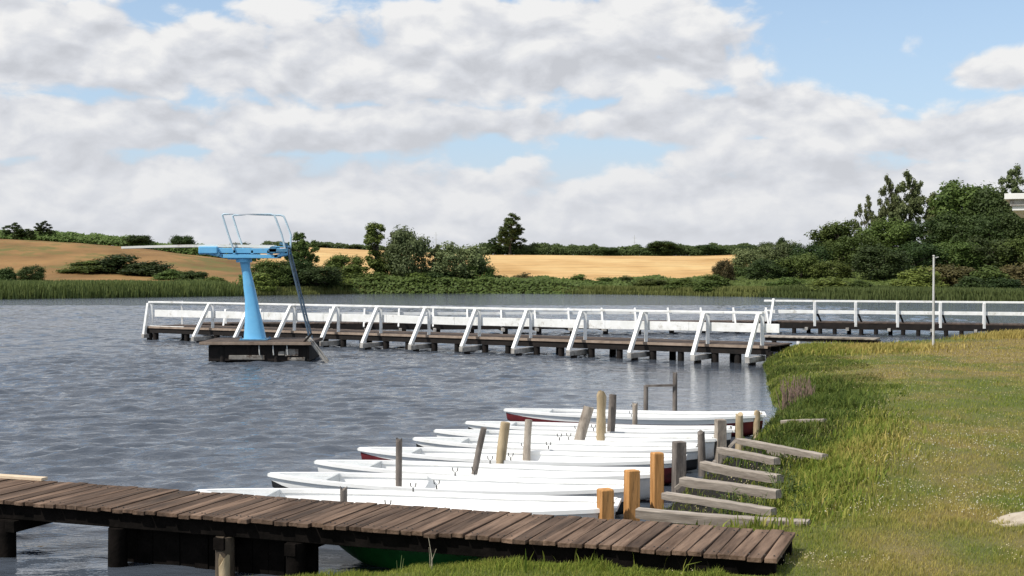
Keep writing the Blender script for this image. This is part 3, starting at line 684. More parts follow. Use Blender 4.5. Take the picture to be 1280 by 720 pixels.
# ------------------------------------------------------------------ diving tower
def make_tower():
    X0, Y0 = XY(330, 42.6)
    root = empty('diving_tower', (X0, Y0, 0), 'sky blue diving tower with long springboard on a low platform in the lake', 'diving tower')
    def xl(px, d=43.4): return (px-640)/F*d - X0
    zt = .68
    # platform: slab on a boxed timber and concrete base
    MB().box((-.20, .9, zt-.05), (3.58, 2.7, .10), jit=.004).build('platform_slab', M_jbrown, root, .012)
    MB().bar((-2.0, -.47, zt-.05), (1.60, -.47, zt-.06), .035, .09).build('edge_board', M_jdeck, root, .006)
    b = MB(); 
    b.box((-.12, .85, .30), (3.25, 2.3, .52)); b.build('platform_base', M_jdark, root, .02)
    for (x, w_, zc, h) in ((-.5, 1.15, .17, .15), (.95, .42, .33, .22), (1.1, .55, .12, .10), (.62,.2,.3,.12)):
        MB().box((x, -.33, zc), (w_, .06, h), jit=.012).build('rubbing_plank', M_concrete, root, .008)
    for x in (-1.3, -.45, .45, 1.35):
        MB().tube([(x, -.25, -1.2), (x, -.25, .52)], .09, 10).build('pile', M_jdark, root)
    for k, x in enumerate((-.1, .35, .8)):
        MB().tube([(x, -.36, .56), (x+.02, -.42, .40), (x+.03,-.4,.25)], .02, 6).build('mooring_ring', M_steel, root)
    # pedestal: swept and flared column
    ped = MB(); rows = [(319,.68,.42,.37),(319,.74,.40,.35),(318.5,.90,.375,.32),(317.5,1.25,.32,.28),(316,1.6,.27,.24),(314.5,2.0,.225,.205),(312,2.4,.205,.185),(309.5,2.8,.165,.16),(307.5,3.05,.16,.155),(306.5,3.3,.19,.18)]
    n = 20; vs = []
    rows = [(p, z_, hx_*.90, hy_*.92) for p, z_, hx_, hy_ in rows]
    for (px, z, hx, hy) in rows:
        for j in range(n):
            a = 2*math.pi*j/n; ca, sa = math.cos(a), math.sin(a); e = .72
            vs.append((xl(px)+hx*math.copysign(abs(ca)**e, ca), .75+hy*math.copysign(abs(sa)**e, sa), z))
    fs = [(i*n+j, i*n+(j+1)%n, (i+1)*n+(j+1)%n, (i+1)*n+j) for i in range(len(rows)-1) for j in range(n)]
    ped.add(vs, fs, 0, True); ped.add(vs[:n], [tuple(reversed(range(n)))]); ped.add(vs[-n:], [tuple(range(n))])
    ped.build('pedestal', M_blue, root)
    MB().box((xl(319.5), .75, zt+.02), (.90, .84, .045)).build('foot_plate', M_bluedk, root, .01)
    for (dx, dy) in ((-.40,-.36),(.40,-.36),(-.40,.36),(.40,.36)):
        MB().tube([(xl(319.5)+dx, .75+dy, zt+.03), (xl(319.5)+dx, .75+dy, zt+.09)], .028, 6).build('bolt', M_bluedk, root)
    MB().tube([(xl(305.5), .75, 3.24), (xl(305.5), .75, 3.36)], [.26,.26], 18).build('collar', M_blue, root)
    # stand: two long side plates, cross pieces, fulcrum carriage
    zc = 3.53
    st = MB()
    for y in (.45, 1.05):
        st.bar((xl(252), y, zc+.10), (xl(362), y, zc+.08), .06, .17)
        st.bar((xl(280), y, zc-.09), (xl(350), y, zc-.10), .05, .12)
        st.bar((xl(262), y, zc+.02), (xl(282), y, zc-.09), .05, .10)
        st.bar((xl(362), y, zc+.00), (xl(345), y, zc-.10), .05, .09)
    for px in (254, 275, 296, 318, 338, 360): st.box((xl(px), .75, zc+.04), (.09, .66, .14))
    st.build('stand', M_blue, root, .012)
    MB().box((xl(264), .75, zc+.11), (.62, .86, .24)).build('front_housing', M_blue, root, .03)
    MB().box((xl(300), .75, zc-.10), (.72, .50, .20)).build('bracket', M_blue, root, .03)
    fu = MB(); fu.tube([(xl(344), .36, zc+.12), (xl(344), 1.14, zc+.12)], .12, 14); fu.box((xl(350), .75, zc+.10), (.62, .78, .10)); fu.build('fulcrum', M_bluedk, root)
    MB().tube([(xl(276), .34, zc-.02), (xl(276), 1.16, zc-.02)], .07, 12).build('roller', M_bluedk, root)
    # springboard, very slightly drooping
    bd = MB(); n = 24; vs = []
    xa, xb = xl(345), xl(155)
    for i in range(n+1):
        f = i/n; x = xa+(xb-xa)*f; z = zc+.275 - .045*f*f + .03*math.sin(f*math.pi); th = .10-.03*f
        for y in (.50, 1.00): vs += [(x, y, z), (x, y, z-th)]
    fs = []
    for i in range(n):
        a = i*4; b_ = a+4; fs += [(a, b_, b_+2, a+2), (a+1, a+3, b_+3, b_+1), (a, a+1, b_+1, b_), (a+2, b_+2, b_+3, a+3)]
    fs += [(0,2,3,1), (n*4, n*4+1, n*4+3, n*4+2)]; bd.add(vs, fs); bd.build('springboard', M_board, root)
    MB().box(((xl(346)+xl(362))/2, .75, zc+.215), (xl(362)-xl(346), .64, .03)).build('rear_plate', M_blue, root, .006)
    # handrails and ladder
    ztop = 3+(HORZ-268.5)/F*43.4
    for k, (y, dx) in enumerate(((.38, 0), (1.12, .18))):
        o_ = dx
        pts = [(xl(295.5)+o_, y, zc+.12), (xl(289)+o_, y, zc+.62), (xl(282.5)+o_, y, ztop-.10), (xl(281.5)+o_, y, ztop-.03), (xl(283.5)+o_, y, ztop), (xl(300)+o_, y, ztop), (xl(342)+o_, y, ztop+.0),
               (xl(346)+o_, y, ztop-.04), (xl(348)+o_, y, ztop-.16), (xl(355)+o_, y, zc+.62), (xl(359)+o_*.3, y, zc+.18)]
        MB().tube(pts, .032, 8).build('handrail', M_tubeblue, root)
    la = MB(); top = Vector((xl(360), 0, zc+.18)); bot = Vector((xl(389), 0, zt+.02))
    for y in (.50, 1.00): la.tube([(top.x, y, top.z+.1), (bot.x, y, bot.z)], .034, 8)
    k = 11
    for i in range(1, k):
        p = top.lerp(bot, i/k); la.tube([(p.x, .50, p.z), (p.x, 1.00, p.z)], .016, 6)
    la.build('ladder', M_tubedk, root)
    MB().bar((xl(352), .46, zc+.33), (xl(362), .46, zc+.28), .03, .09).build('rail_clamp', M_bluedk, root)
    # swimmers' ladder leaning off the platform into the water
    sw = MB()
    for y in (-.30, .12): sw.bar((1.42, y, .84), (2.12, y-.05, -.05), .055, .07)
    for i in range(4):
        f = .15+i*.24; sw.bar((1.42+.60*f, -.30, .84-.89*f), (1.42+.60*f, .10, .84-.89*f), .05, .03, up=(1,0,.6))
    sw.build('swim_ladder', M_jgrey, root)
    MB().bar((1.32, -.40, .62), (1.62, -.42, .95), .05, .06).build('strut', M_jdark, root)
make_tower()

# ------------------------------------------------------------------ jetties
def make_front_jetty():
    Lp = Vector((-15.5, 56.2, 0)); Rp = Vector((7.95, 41.7, 0)); t = (Rp-Lp).normalized(); o = Vector((t.y, -t.x, 0))   # o: out towards the camera side
    root = empty('white_railed_jetty', (Lp.x, Lp.y, 0), 'long wooden jetty with white railing and slanted white struts, nearer one', 'jetty')
    Ln = (Rp-Lp).length; NB = 12; random.seed(5)
    def w(s, c, z): return t*s + o*c + Vector((0,0,z))
    zd = .59; Wd = 1.9
    dk = MB(); s = -.1
    while s < Ln+.25:
        bw = .16; dk.bar(w(s+bw/2, .06+random.uniform(-.015,.015), zd-.02), w(s+bw/2, -Wd, zd-.02), bw-.012, .04, jit=.003); s += bw
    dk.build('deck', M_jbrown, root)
    for c in (-.05, -Wd/2, -Wd+.08): MB().bar(w(-.1, c, zd-.15), w(Ln+.25, c, zd-.15), .10, .20).build('beam', M_jdark, root)
    MB().bar(w(-.1, .10, zd-.19), w(Ln+.25, .10, zd-.19), .06, .20).build('edge_beam', M_jdark, root)
    MB().bar(w(-.1, .15, zd-.045), w(Ln+.25, .15, zd-.045), .04, .085).build('sunlit_strip', M_jdeck, root)  # pale strip added to stand for the sunlit top of the deck
    ztop = 1.61
    tr = MB(); wr = MB(); q0 = -.05; m0 = .18; za = ztop; zb_ = 1.13
    for k in range(9):
        q1 = q0+(Ln+.10)/9; m1 = m0+(Ln+.37)/9; z1 = ztop+random.uniform(-.014,.014); z2 = 1.13+random.uniform(-.014,.014)
        tr.bar(w(q0, .02, za), w(q1-.006, .02, z1), .11, .075+random.uniform(-.004,.004)); wr.bar(w(m0, -.10+random.uniform(-.006,.006), zb_), w(m1-.008, -.10, z2), .045, .29+random.uniform(-.01,.01)); q0, m0, za, zb_ = q1, m1, z1, z2
    tr.build('top_rail', M_jwhite, root, .01); wr.build('wide_rail', M_jwhite, root, .008)
    MB().bar(w(-.10, .10, zd-.03), w(2.1, .10, zd-.03), .05, .10).build('white_edge_board', M_jwhite, root, .006)
    PX = [187, 263, 314, 365, 420, 473, 533, 596, 660, 728, 804, 881, 949]
    def s_px(px): k_ = (px-640)/F; return (k_*Lp.y-Lp.x)/(t.x-k_*t.y)
    SS = [s_px(p) for p in PX]
    for k in range(NB+1):
        s = SS[k]; out = .30 if k == 0 else .95+random.uniform(-.04,.04)
        MB().bar(w(s+.10, -.02, zd-.16), w(s+.10, -.02, ztop-.04), .11, .11, up=(1,0,0)).build('post', M_jwhite, root, .008)
        MB().bar(w(s-.02, out, .24), w(s, .07, ztop-.05), .13, .12, up=tuple(t)).build('brace', M_jwhite, root, .008)
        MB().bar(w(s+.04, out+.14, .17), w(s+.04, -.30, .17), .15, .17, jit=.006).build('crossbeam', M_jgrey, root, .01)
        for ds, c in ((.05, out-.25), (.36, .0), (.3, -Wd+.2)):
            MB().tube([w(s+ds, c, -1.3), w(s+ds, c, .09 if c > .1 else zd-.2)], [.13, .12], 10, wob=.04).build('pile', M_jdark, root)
        if k < NB:
            s2 = s+(SS[k+1]-s)*.62; MB().tube([w(s2, -.0, -1.3), w(s2, -.0, zd-.2)], [.12,.11], 10, wob=.04).build('pile', M_jdark, root)
    # short end return
    MB().bar(w(-.02, .02, ztop), w(-.02, -Wd, ztop-.02), .08, .07).build('end_rail', M_jwhite, root, .008)
    for c in (-Wd+.05,): MB().bar(w(0, c, zd-.1), w(0, c, ztop), .08, .08, up=(1,0,0)).build('post', M_jwhite, root, .008)
make_front_jetty()

def make_rear_jetty():
    Lp = Vector((-14.2, 59.3, 0)); Mp = Vector((12.3, 61.9, 0)); Rp = Vector((26.5, 56.6, 0))
    root = empty('far_jetty', (Mp.x, Mp.y, 0), 'far wooden jetty with plain two-bar white railing reaching the right bank', 'jetty')
    random.seed(6)
    def seg(A, B):
        t = (B-A).normalized(); o = Vector((t.y, -t.x, 0)); Ln = (B-A).length; return (lambda s, c, z: A-Mp+t*s+o*c+Vector((0,0,z))), Ln, t
    zd = .56
    for (A, B, nm) in ((Lp, Mp, 'l'), (Mp, Rp, 'r')):
        w, Ln, t = seg(A, B); dk = MB(); s = 0
        while s < Ln: dk.bar(w(s+.1, .05+random.uniform(-.02,.02), zd-.02), w(s+.1, -1.7, zd-.02), .188, .04); s += .2
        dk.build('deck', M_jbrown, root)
        for c in (.0, -1.55): MB().bar(w(0, c, zd-.18), w(Ln, c, zd-.18), .10, .28).build('beam', M_jdark, root)
        if nm == 'l':
            n = 17
            for k in range(n):
                s = Ln*(k+.6)/n+.3
                if s > Ln: continue
                MB().bar(w(s, -.02, zd-.1), w(s, -.02, 1.22), .075, .075, up=(1,0,0)).build('post', M_jwhite, root)
                MB().bar(w(s-.05, .62, zd-.16), w(s-.02, .03, 1.20), .07, .07, up=tuple(t)).build('brace', M_jwhite, root)
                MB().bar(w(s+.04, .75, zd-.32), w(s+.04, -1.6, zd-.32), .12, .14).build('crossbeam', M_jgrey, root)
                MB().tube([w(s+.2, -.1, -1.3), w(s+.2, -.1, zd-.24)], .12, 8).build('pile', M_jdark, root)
            MB().bar(w(0, -.08, .98), w(Ln, -.08, .98), .04, .12).build('low_rail', M_jwhite, root)
        else:
            MB().bar(w(-.4, 0, 1.53), w(Ln, 0, 1.55), .09, .09).build('top_rail', M_jwhite, root, .008)
            MB().bar(w(-.4, -.06, 1.02), w(Ln, -.06, 1.04), .045, .16).build('mid_rail', M_jwhite, root, .008)
            s = 1.0; k = 0
            MB().bar(w(-.05, .55, zd-.15), w(.05, .03, 1.62), .10, .10, up=tuple(t)).build('brace', M_jwhite, root)
            while s < Ln:
                MB().bar(w(s+.95, .02, zd-.2), w(s+.95, .02, 1.50), .14, .11, up=(1,0,0)).build('post', M_jwhite, root, .008)
                MB().bar(w(s+1.15, -.7, zd-.0), w(s+1.02, -.08, 1.05), .07, .07, up=tuple(t)).build('back_brace', M_jdark, root)
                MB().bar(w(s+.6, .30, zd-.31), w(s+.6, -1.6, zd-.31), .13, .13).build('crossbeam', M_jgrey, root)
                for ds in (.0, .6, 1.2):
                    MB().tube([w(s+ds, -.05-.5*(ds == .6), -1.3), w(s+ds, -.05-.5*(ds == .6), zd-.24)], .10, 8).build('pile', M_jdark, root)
                s += 1.86
make_rear_jetty()

# low gangplank from the nearer jetty to the bank
a = P(955, 419.5, .52); b = P(1098, 423.0, .52); c = (a+b)/2
gp = empty('gangplank', (c.x, c.y, 0), 'narrow pale gangplank on dark trestles between nearer jetty and right bank', 'gangplank')
MB().bar((a.x-c.x, a.y-c.y, .50), (b.x-c.x, b.y-c.y, .50), .75, .06).build('plank', M_log, gp, .01)
MB().bar((a.x-c.x, a.y-c.y-.3, .41), (b.x-c.x, b.y-c.y-.3, .41), .10, .12).build('beam', M_jdark, gp)
for f in (.08, .3, .55, .8):
    p = a.lerp(b, f)-c; MB().tube([(p.x, p.y-.3, -1.2), (p.x, p.y-.3, .36)], .09, 8).build('trestle_leg', M_jdark if f != .3 else M_jwhite, gp)

# pole on the bank
px_, py_ = XY(1167, 43.5); hz = H(px_, py_)
pr = empty('pole', (px_, py_, hz), 'slim pale pole standing alone on the grass bank before the far jetty', 'pole')
MB().tube([(0,0,-.3), (0,0,1.2), (0.005,0, EYE-hz+(HORZ-320)/F*43.5)], [.042,.040,.034], 10).build('shaft', M_steel, pr)
zt = EYE-hz+(HORZ-320)/F*43.5
MB().tube([(0,0,zt), (0,0,zt+.03)], [.045,.03], 10).build('cap', M_steel, pr)
MB().bar((.03,0,zt-.06), (.16,0,zt-.03), .02, .03).build('hook', M_steel, pr)

# pavilion whose roof corner reaches into the frame
def pavilion():
    x0 = (1270-640)/F*40; y0 = 40; hz = H(x0+5, y0+3)
    root = empty('pavilion', (x0+1.6, y0+.6, hz), 'white flat roofed pavilion whose stepped roof corner reaches in at right', 'building', None, -R(23.5))
    zt = EYE+(HORZ-240.5)/F*40-hz; zl = EYE+(HORZ-262)/F*40-hz
    MB().box((-1.6+4, 2.6, zt-.09), (8, 6.5, .18)).build('roof_edge', M_wall, root, .01)
    MB().box((-1.52+4, 2.66, zt-.18-.10), (7.85, 6.4, .20)).build('upper_fascia', M_jgrey, root, .01)
    MB().box((-1.48+4, 2.70, (zt-.38+zl)/2), (7.8, 6.35, zt-.38-zl)).build('lower_fascia', M_wall, root, .01)
    MB().box((3.0, 3.2, (zl)/2-.2), (5.2, 4.4, zl+.4)).build('wall', M_wall, root)
    MB().box((3.0, .97, 1.1), (1.0, .06, 2.1)).build('door', M_bluedk, root, .01)
    for x in (1.2, 4.8):
        f = MB(); f.box((x, .97, 1.5), (1.0, .08, .9)); w_ = f.build('window', M_white, root, .01)
        MB().box((x, .925, 1.5), (.86, .012, .76)).build('pane', M_tubedk, w_)
    MB().box((.6, -.1, zl/2), (.12, .12, zl)).build('post', M_wall, root)
pavilion()

# flat stone at the right
sx_, sy_ = XY(1275, 12.9); sz = H(sx_, sy_)
mb = MB(); n = 16; vs = []; random.seed(3)
prof = [(-.10, 1.0), (.035, 1.0), (.055, .93), (.060, .6)]
rj = [random.uniform(.85,1.12) for _ in range(n)]
for (z, k) in prof:
    for j in range(n):
        a = 2*math.pi*j/n; ca, sa = math.cos(a), math.sin(a)
        vs.append((.27*k*rj[j]*math.copysign(abs(ca)**.7, ca), .22*k*rj[j]*math.copysign(abs(sa)**.7, sa), z+.06*ca*(z > 0)+random.uniform(-.004,.004)))
vs.append((0,0,.062)); fs = [(i*n+j, i*n+(j+1)%n, (i+1)*n+(j+1)%n, (i+1)*n+j) for i in range(3) for j in range(n)] + [(3*n+j, 3*n+(j+1)%n, 4*n) for j in range(n)]
mb.add(vs, fs, 0, True); o = mb.build('flat_stone', M_stone, None, loc=(sx_, sy_, sz)); tag(o, 'flat beige stone slab sunk in the lawn near the right edge', 'stone')
# broken stake before the boardwalk
post(279, 12.35, .26, .055, M_yellow, 'broken pale topped stake standing in front of the boardwalk pile', (.01,0), False, None, split=True, name='broken_stake', cat='stake')

# ------------------------------------------------------------------ vegetation
def leaves(cent, nor, size, rng, tint, aspect=1.6, upbias=.35):
    """a leaf card (rhomb of 4 verts) for each centre; nor = preferred outward direction"""
    n = len(cent)
    d = rng.normal(size=(n,3)); d /= np.linalg.norm(d, axis=1)[:,None]
    nn = nor*.9 + d*.75; nn[:,2] += upbias; nn /= np.linalg.norm(nn, axis=1)[:,None]
    r = rng.normal(size=(n,3)); a = np.cross(nn, r); a /= np.linalg.norm(a, axis=1)[:,None]; b = np.cross(nn, a)
    s = (size*rng.uniform(.6,1.35,n))[:,None]
    v = np.stack([cent-a*s*aspect*.5, cent-b*s*.42, cent+a*s*aspect*.5, cent+b*s*.42+nn*s*.12], 1).reshape(-1,3)
    q_ = np.arange(n*4).reshape(-1,4); return v, q_, np.repeat(tint, 4)
def crown_mesh(name, m, rng, clumps, nleaf, size, spread):
    """clumps: list of (x,y,z,r) in unit tree space"""
    C = np.array([c[:3] for c in clumps]); rr = np.array([c[3] for c in clumps]); w_ = rr**2; w_ = w_/w_.sum()
    idx = rng.choice(len(clumps), nleaf, p=w_)
    d = rng.normal(size=(nleaf,3)); d /= np.linalg.norm(d, axis=1)[:,None]
    rad = rng.uniform(0,1,nleaf)**spread
    d2 = d.copy(); d2[:,2] *= .85
    lump = 1+.25*np.sin(d[:,0]*5+idx)*np.sin(d[:,1]*5+idx*2)
    p = C[idx] + d2*(rr[idx]*rad*lump)[:,None]
    ctint = rng.uniform(0,1,len(clumps))
    v, q_, t = leaves(p, d, np.full(nleaf, size), rng, np.clip(ctint[idx]*.6+rng.uniform(0,.4,nleaf),0,1))
    return np_mesh(name, v, q_, m, {'tint': t})
def trunk_mesh(name, rng, clumps, h0, r0, top=.75):
    mb = MB(); random.seed(int(rng.integers(1e6)))
    pts = [(random.uniform(-.012,.012)*i, random.uniform(-.012,.012)*i, -.05+ (top+.05)*i/6) for i in range(7)]
    mb.tube(pts, [r0*(1.25 if i == 0 else 1-.13*i) for i in range(7)], 8)
    order = sorted(clumps, key=lambda c: -c[3])[:14]
    for c in order:
        zb = max(h0*.8, min(top-.05, c[2]-.22)); i = min(5, int((zb+.05)/(top+.05)*6)); b = Vector(pts[i]); b.z = zb
        e = Vector(c[:3]); mid = b.lerp(e, .5)+Vector((0,0,.03)); mb.tube([b, mid, e], [r0*.42, r0*.28, r0*.10], 5)
    me = bpy.data.meshes.new(name); me.from_pydata(mb.v, [], mb.f); me.materials.append(M_bark); me.polygons.foreach_set('use_smooth', mb.sm); me.update(); return me
PROTO = {}
def proto(kind, variant, m):
    key = (kind, variant, m.name)
    if key in PROTO: return PROTO[key]
    rng = np.random.default_rng(sum(map(ord, kind))*31+variant*7+3); cl = []
    if kind == 'round':
        for i in range(34):
            d = rng.normal(size=3); d /= np.linalg.norm(d); r = rng.uniform(.25,1)**.5
            x, y, z = d*r; cl.append((x*.34, y*.34, .55+z*.34, rng.uniform(.10,.17)))
        cm = crown_mesh('crown', m, rng, cl, 10000, .027, .7); tm = trunk_mesh('trunk', rng, cl, .18, .028)
    elif kind == 'dense':   # bushy to the ground
        for i in range(54):
            d = rng.normal(size=3); d /= np.linalg.norm(d); r = rng.uniform(.3,1)**.45
            x, y, z = d*r; z = .45+z*.42; w_ = 1.0; cl.append((x*.40*w_, y*.40*w_, z, rng.uniform(.10,.19)))
        cm = crown_mesh('crown', m, rng, cl, 11000, .027, .7); tm = trunk_mesh('trunk', rng, cl, .10, .03, .6)
    elif kind == 'airy':    # ash or poplar with gaps
        heads = [(0,0,.80,.13),(.16,.05,.66,.15),(-.17,-.04,.64,.14),(.05,-.14,.52,.15),(-.10,.12,.46,.14),(.20,-.08,.44,.12),(-.24,.04,.42,.11)]
        heads = [(a+rng.normal(0,.03), b+rng.normal(0,.03), c+rng.normal(0,.03), r) for a,b,c,r in heads]
        for (a,b,c,r) in heads:
            for i in range(16):
                d = rng.normal(size=3); d /= np.linalg.norm(d); d *= rng.uniform(.2,1)**.5; cl.append((a+d[0]*r*.72, b+d[1]*r*.72, min(.94, max(.2, c-.03+d[2]*r*1.9)), rng.uniform(.035,.065)))
        cm = crown_mesh('crown', m, rng, cl, 15000, .019, .8); tm = trunk_mesh('trunk', rng, cl, .2, .022, .85)
    elif kind == 'column':
        for i in range(34):
            z = rng.uniform(.12,.93); w_ = .17*math.sin(min(1,(1.02-z)/.5)*1.57)**.8; a = rng.uniform(0,6.28); r = w_*rng.uniform(.3,1)
            cl.append((math.cos(a)*r, math.sin(a)*r, z, rng.uniform(.045,.075)))
        cm = crown_mesh('crown', m, rng, cl, 7500, .022, .9); tm = trunk_mesh('trunk', rng, cl, .1, .022, .85)
    else:                   # bush
        for i in range(38):
            a = rng.uniform(0,6.28); r = rng.uniform(0,1)**.6; z = .10+.68*(1-r**2.5)*rng.uniform(.25,1.0)
            cl.append((math.cos(a)*r*.42, math.sin(a)*r*.42, z, rng.uniform(.14,.22)))
        cm = crown_mesh('crown', m, rng, cl, 7500, .040, .6); tm = trunk_mesh('trunk', rng, cl, .05, .025, .45)
    PROTO[key] = (cm, tm); return PROTO[key]
NAMES = {'round':'broadleaf_tree','dense':'bushy_tree','airy':'airy_tree','column':'slender_tree','bush':'bush'}
def tree(px, ytop, d, wpx, kind, m, label, group, yb=None, var=None, sink=0):
    """d: distance from the eye; the height follows from the top the photo shows"""
    if group == GC and d < 200:
        w0 = XY(px, 100); dd = np.arange(120, 190, .5); ok = dd[shore_dist(w0[0]/100*dd, dd) > 1.2]; near = float(ok[ok > 140][0]) if len(ok[ok > 140]) else d
        d = near + max(0, d-168)*.35; wpx *= 1.32
    if group == GR: wpx *= 1.40 if kind != 'airy' else 1.15
    if group == GL: wpx *= 1.22; ytop -= 2 if kind == 'bush' else 0
    x, y = XY(px, d); gz_ = H(x, y)-sink; ht = EYE+(HORZ-ytop)/F*d-gz_
    wd = wpx/F*d; base_w = {'round':.90,'dense':1.04,'airy':.62,'column':.42,'bush':1.15}[kind]
    v = (int(px)*7+int(ytop)) % 3 if var is None else var; cm, tm = proto(kind, v, m)
    ht = max(ht, .8); top = {'round':1.0,'dense':1.0,'airy':.98,'column':1.0,'bush':.93}[kind]
    root = empty(NAMES[kind], (x, y, gz_), label, 'bush' if kind == 'bush' else 'tree', group, rz=(px*1.7) % 6.28)
    root.scale = (wd/base_w, wd/base_w, ht/top)
    c = link('crown', cm, root); t_ = link('trunk', tm, root); return root
GL = 'trees and bushes on the left shore and hill'; GC = 'trees and bushes along the middle of the far shore'; GR = 'trees of the wooded slope on the right'; GS = 'trees on the skyline hedge'
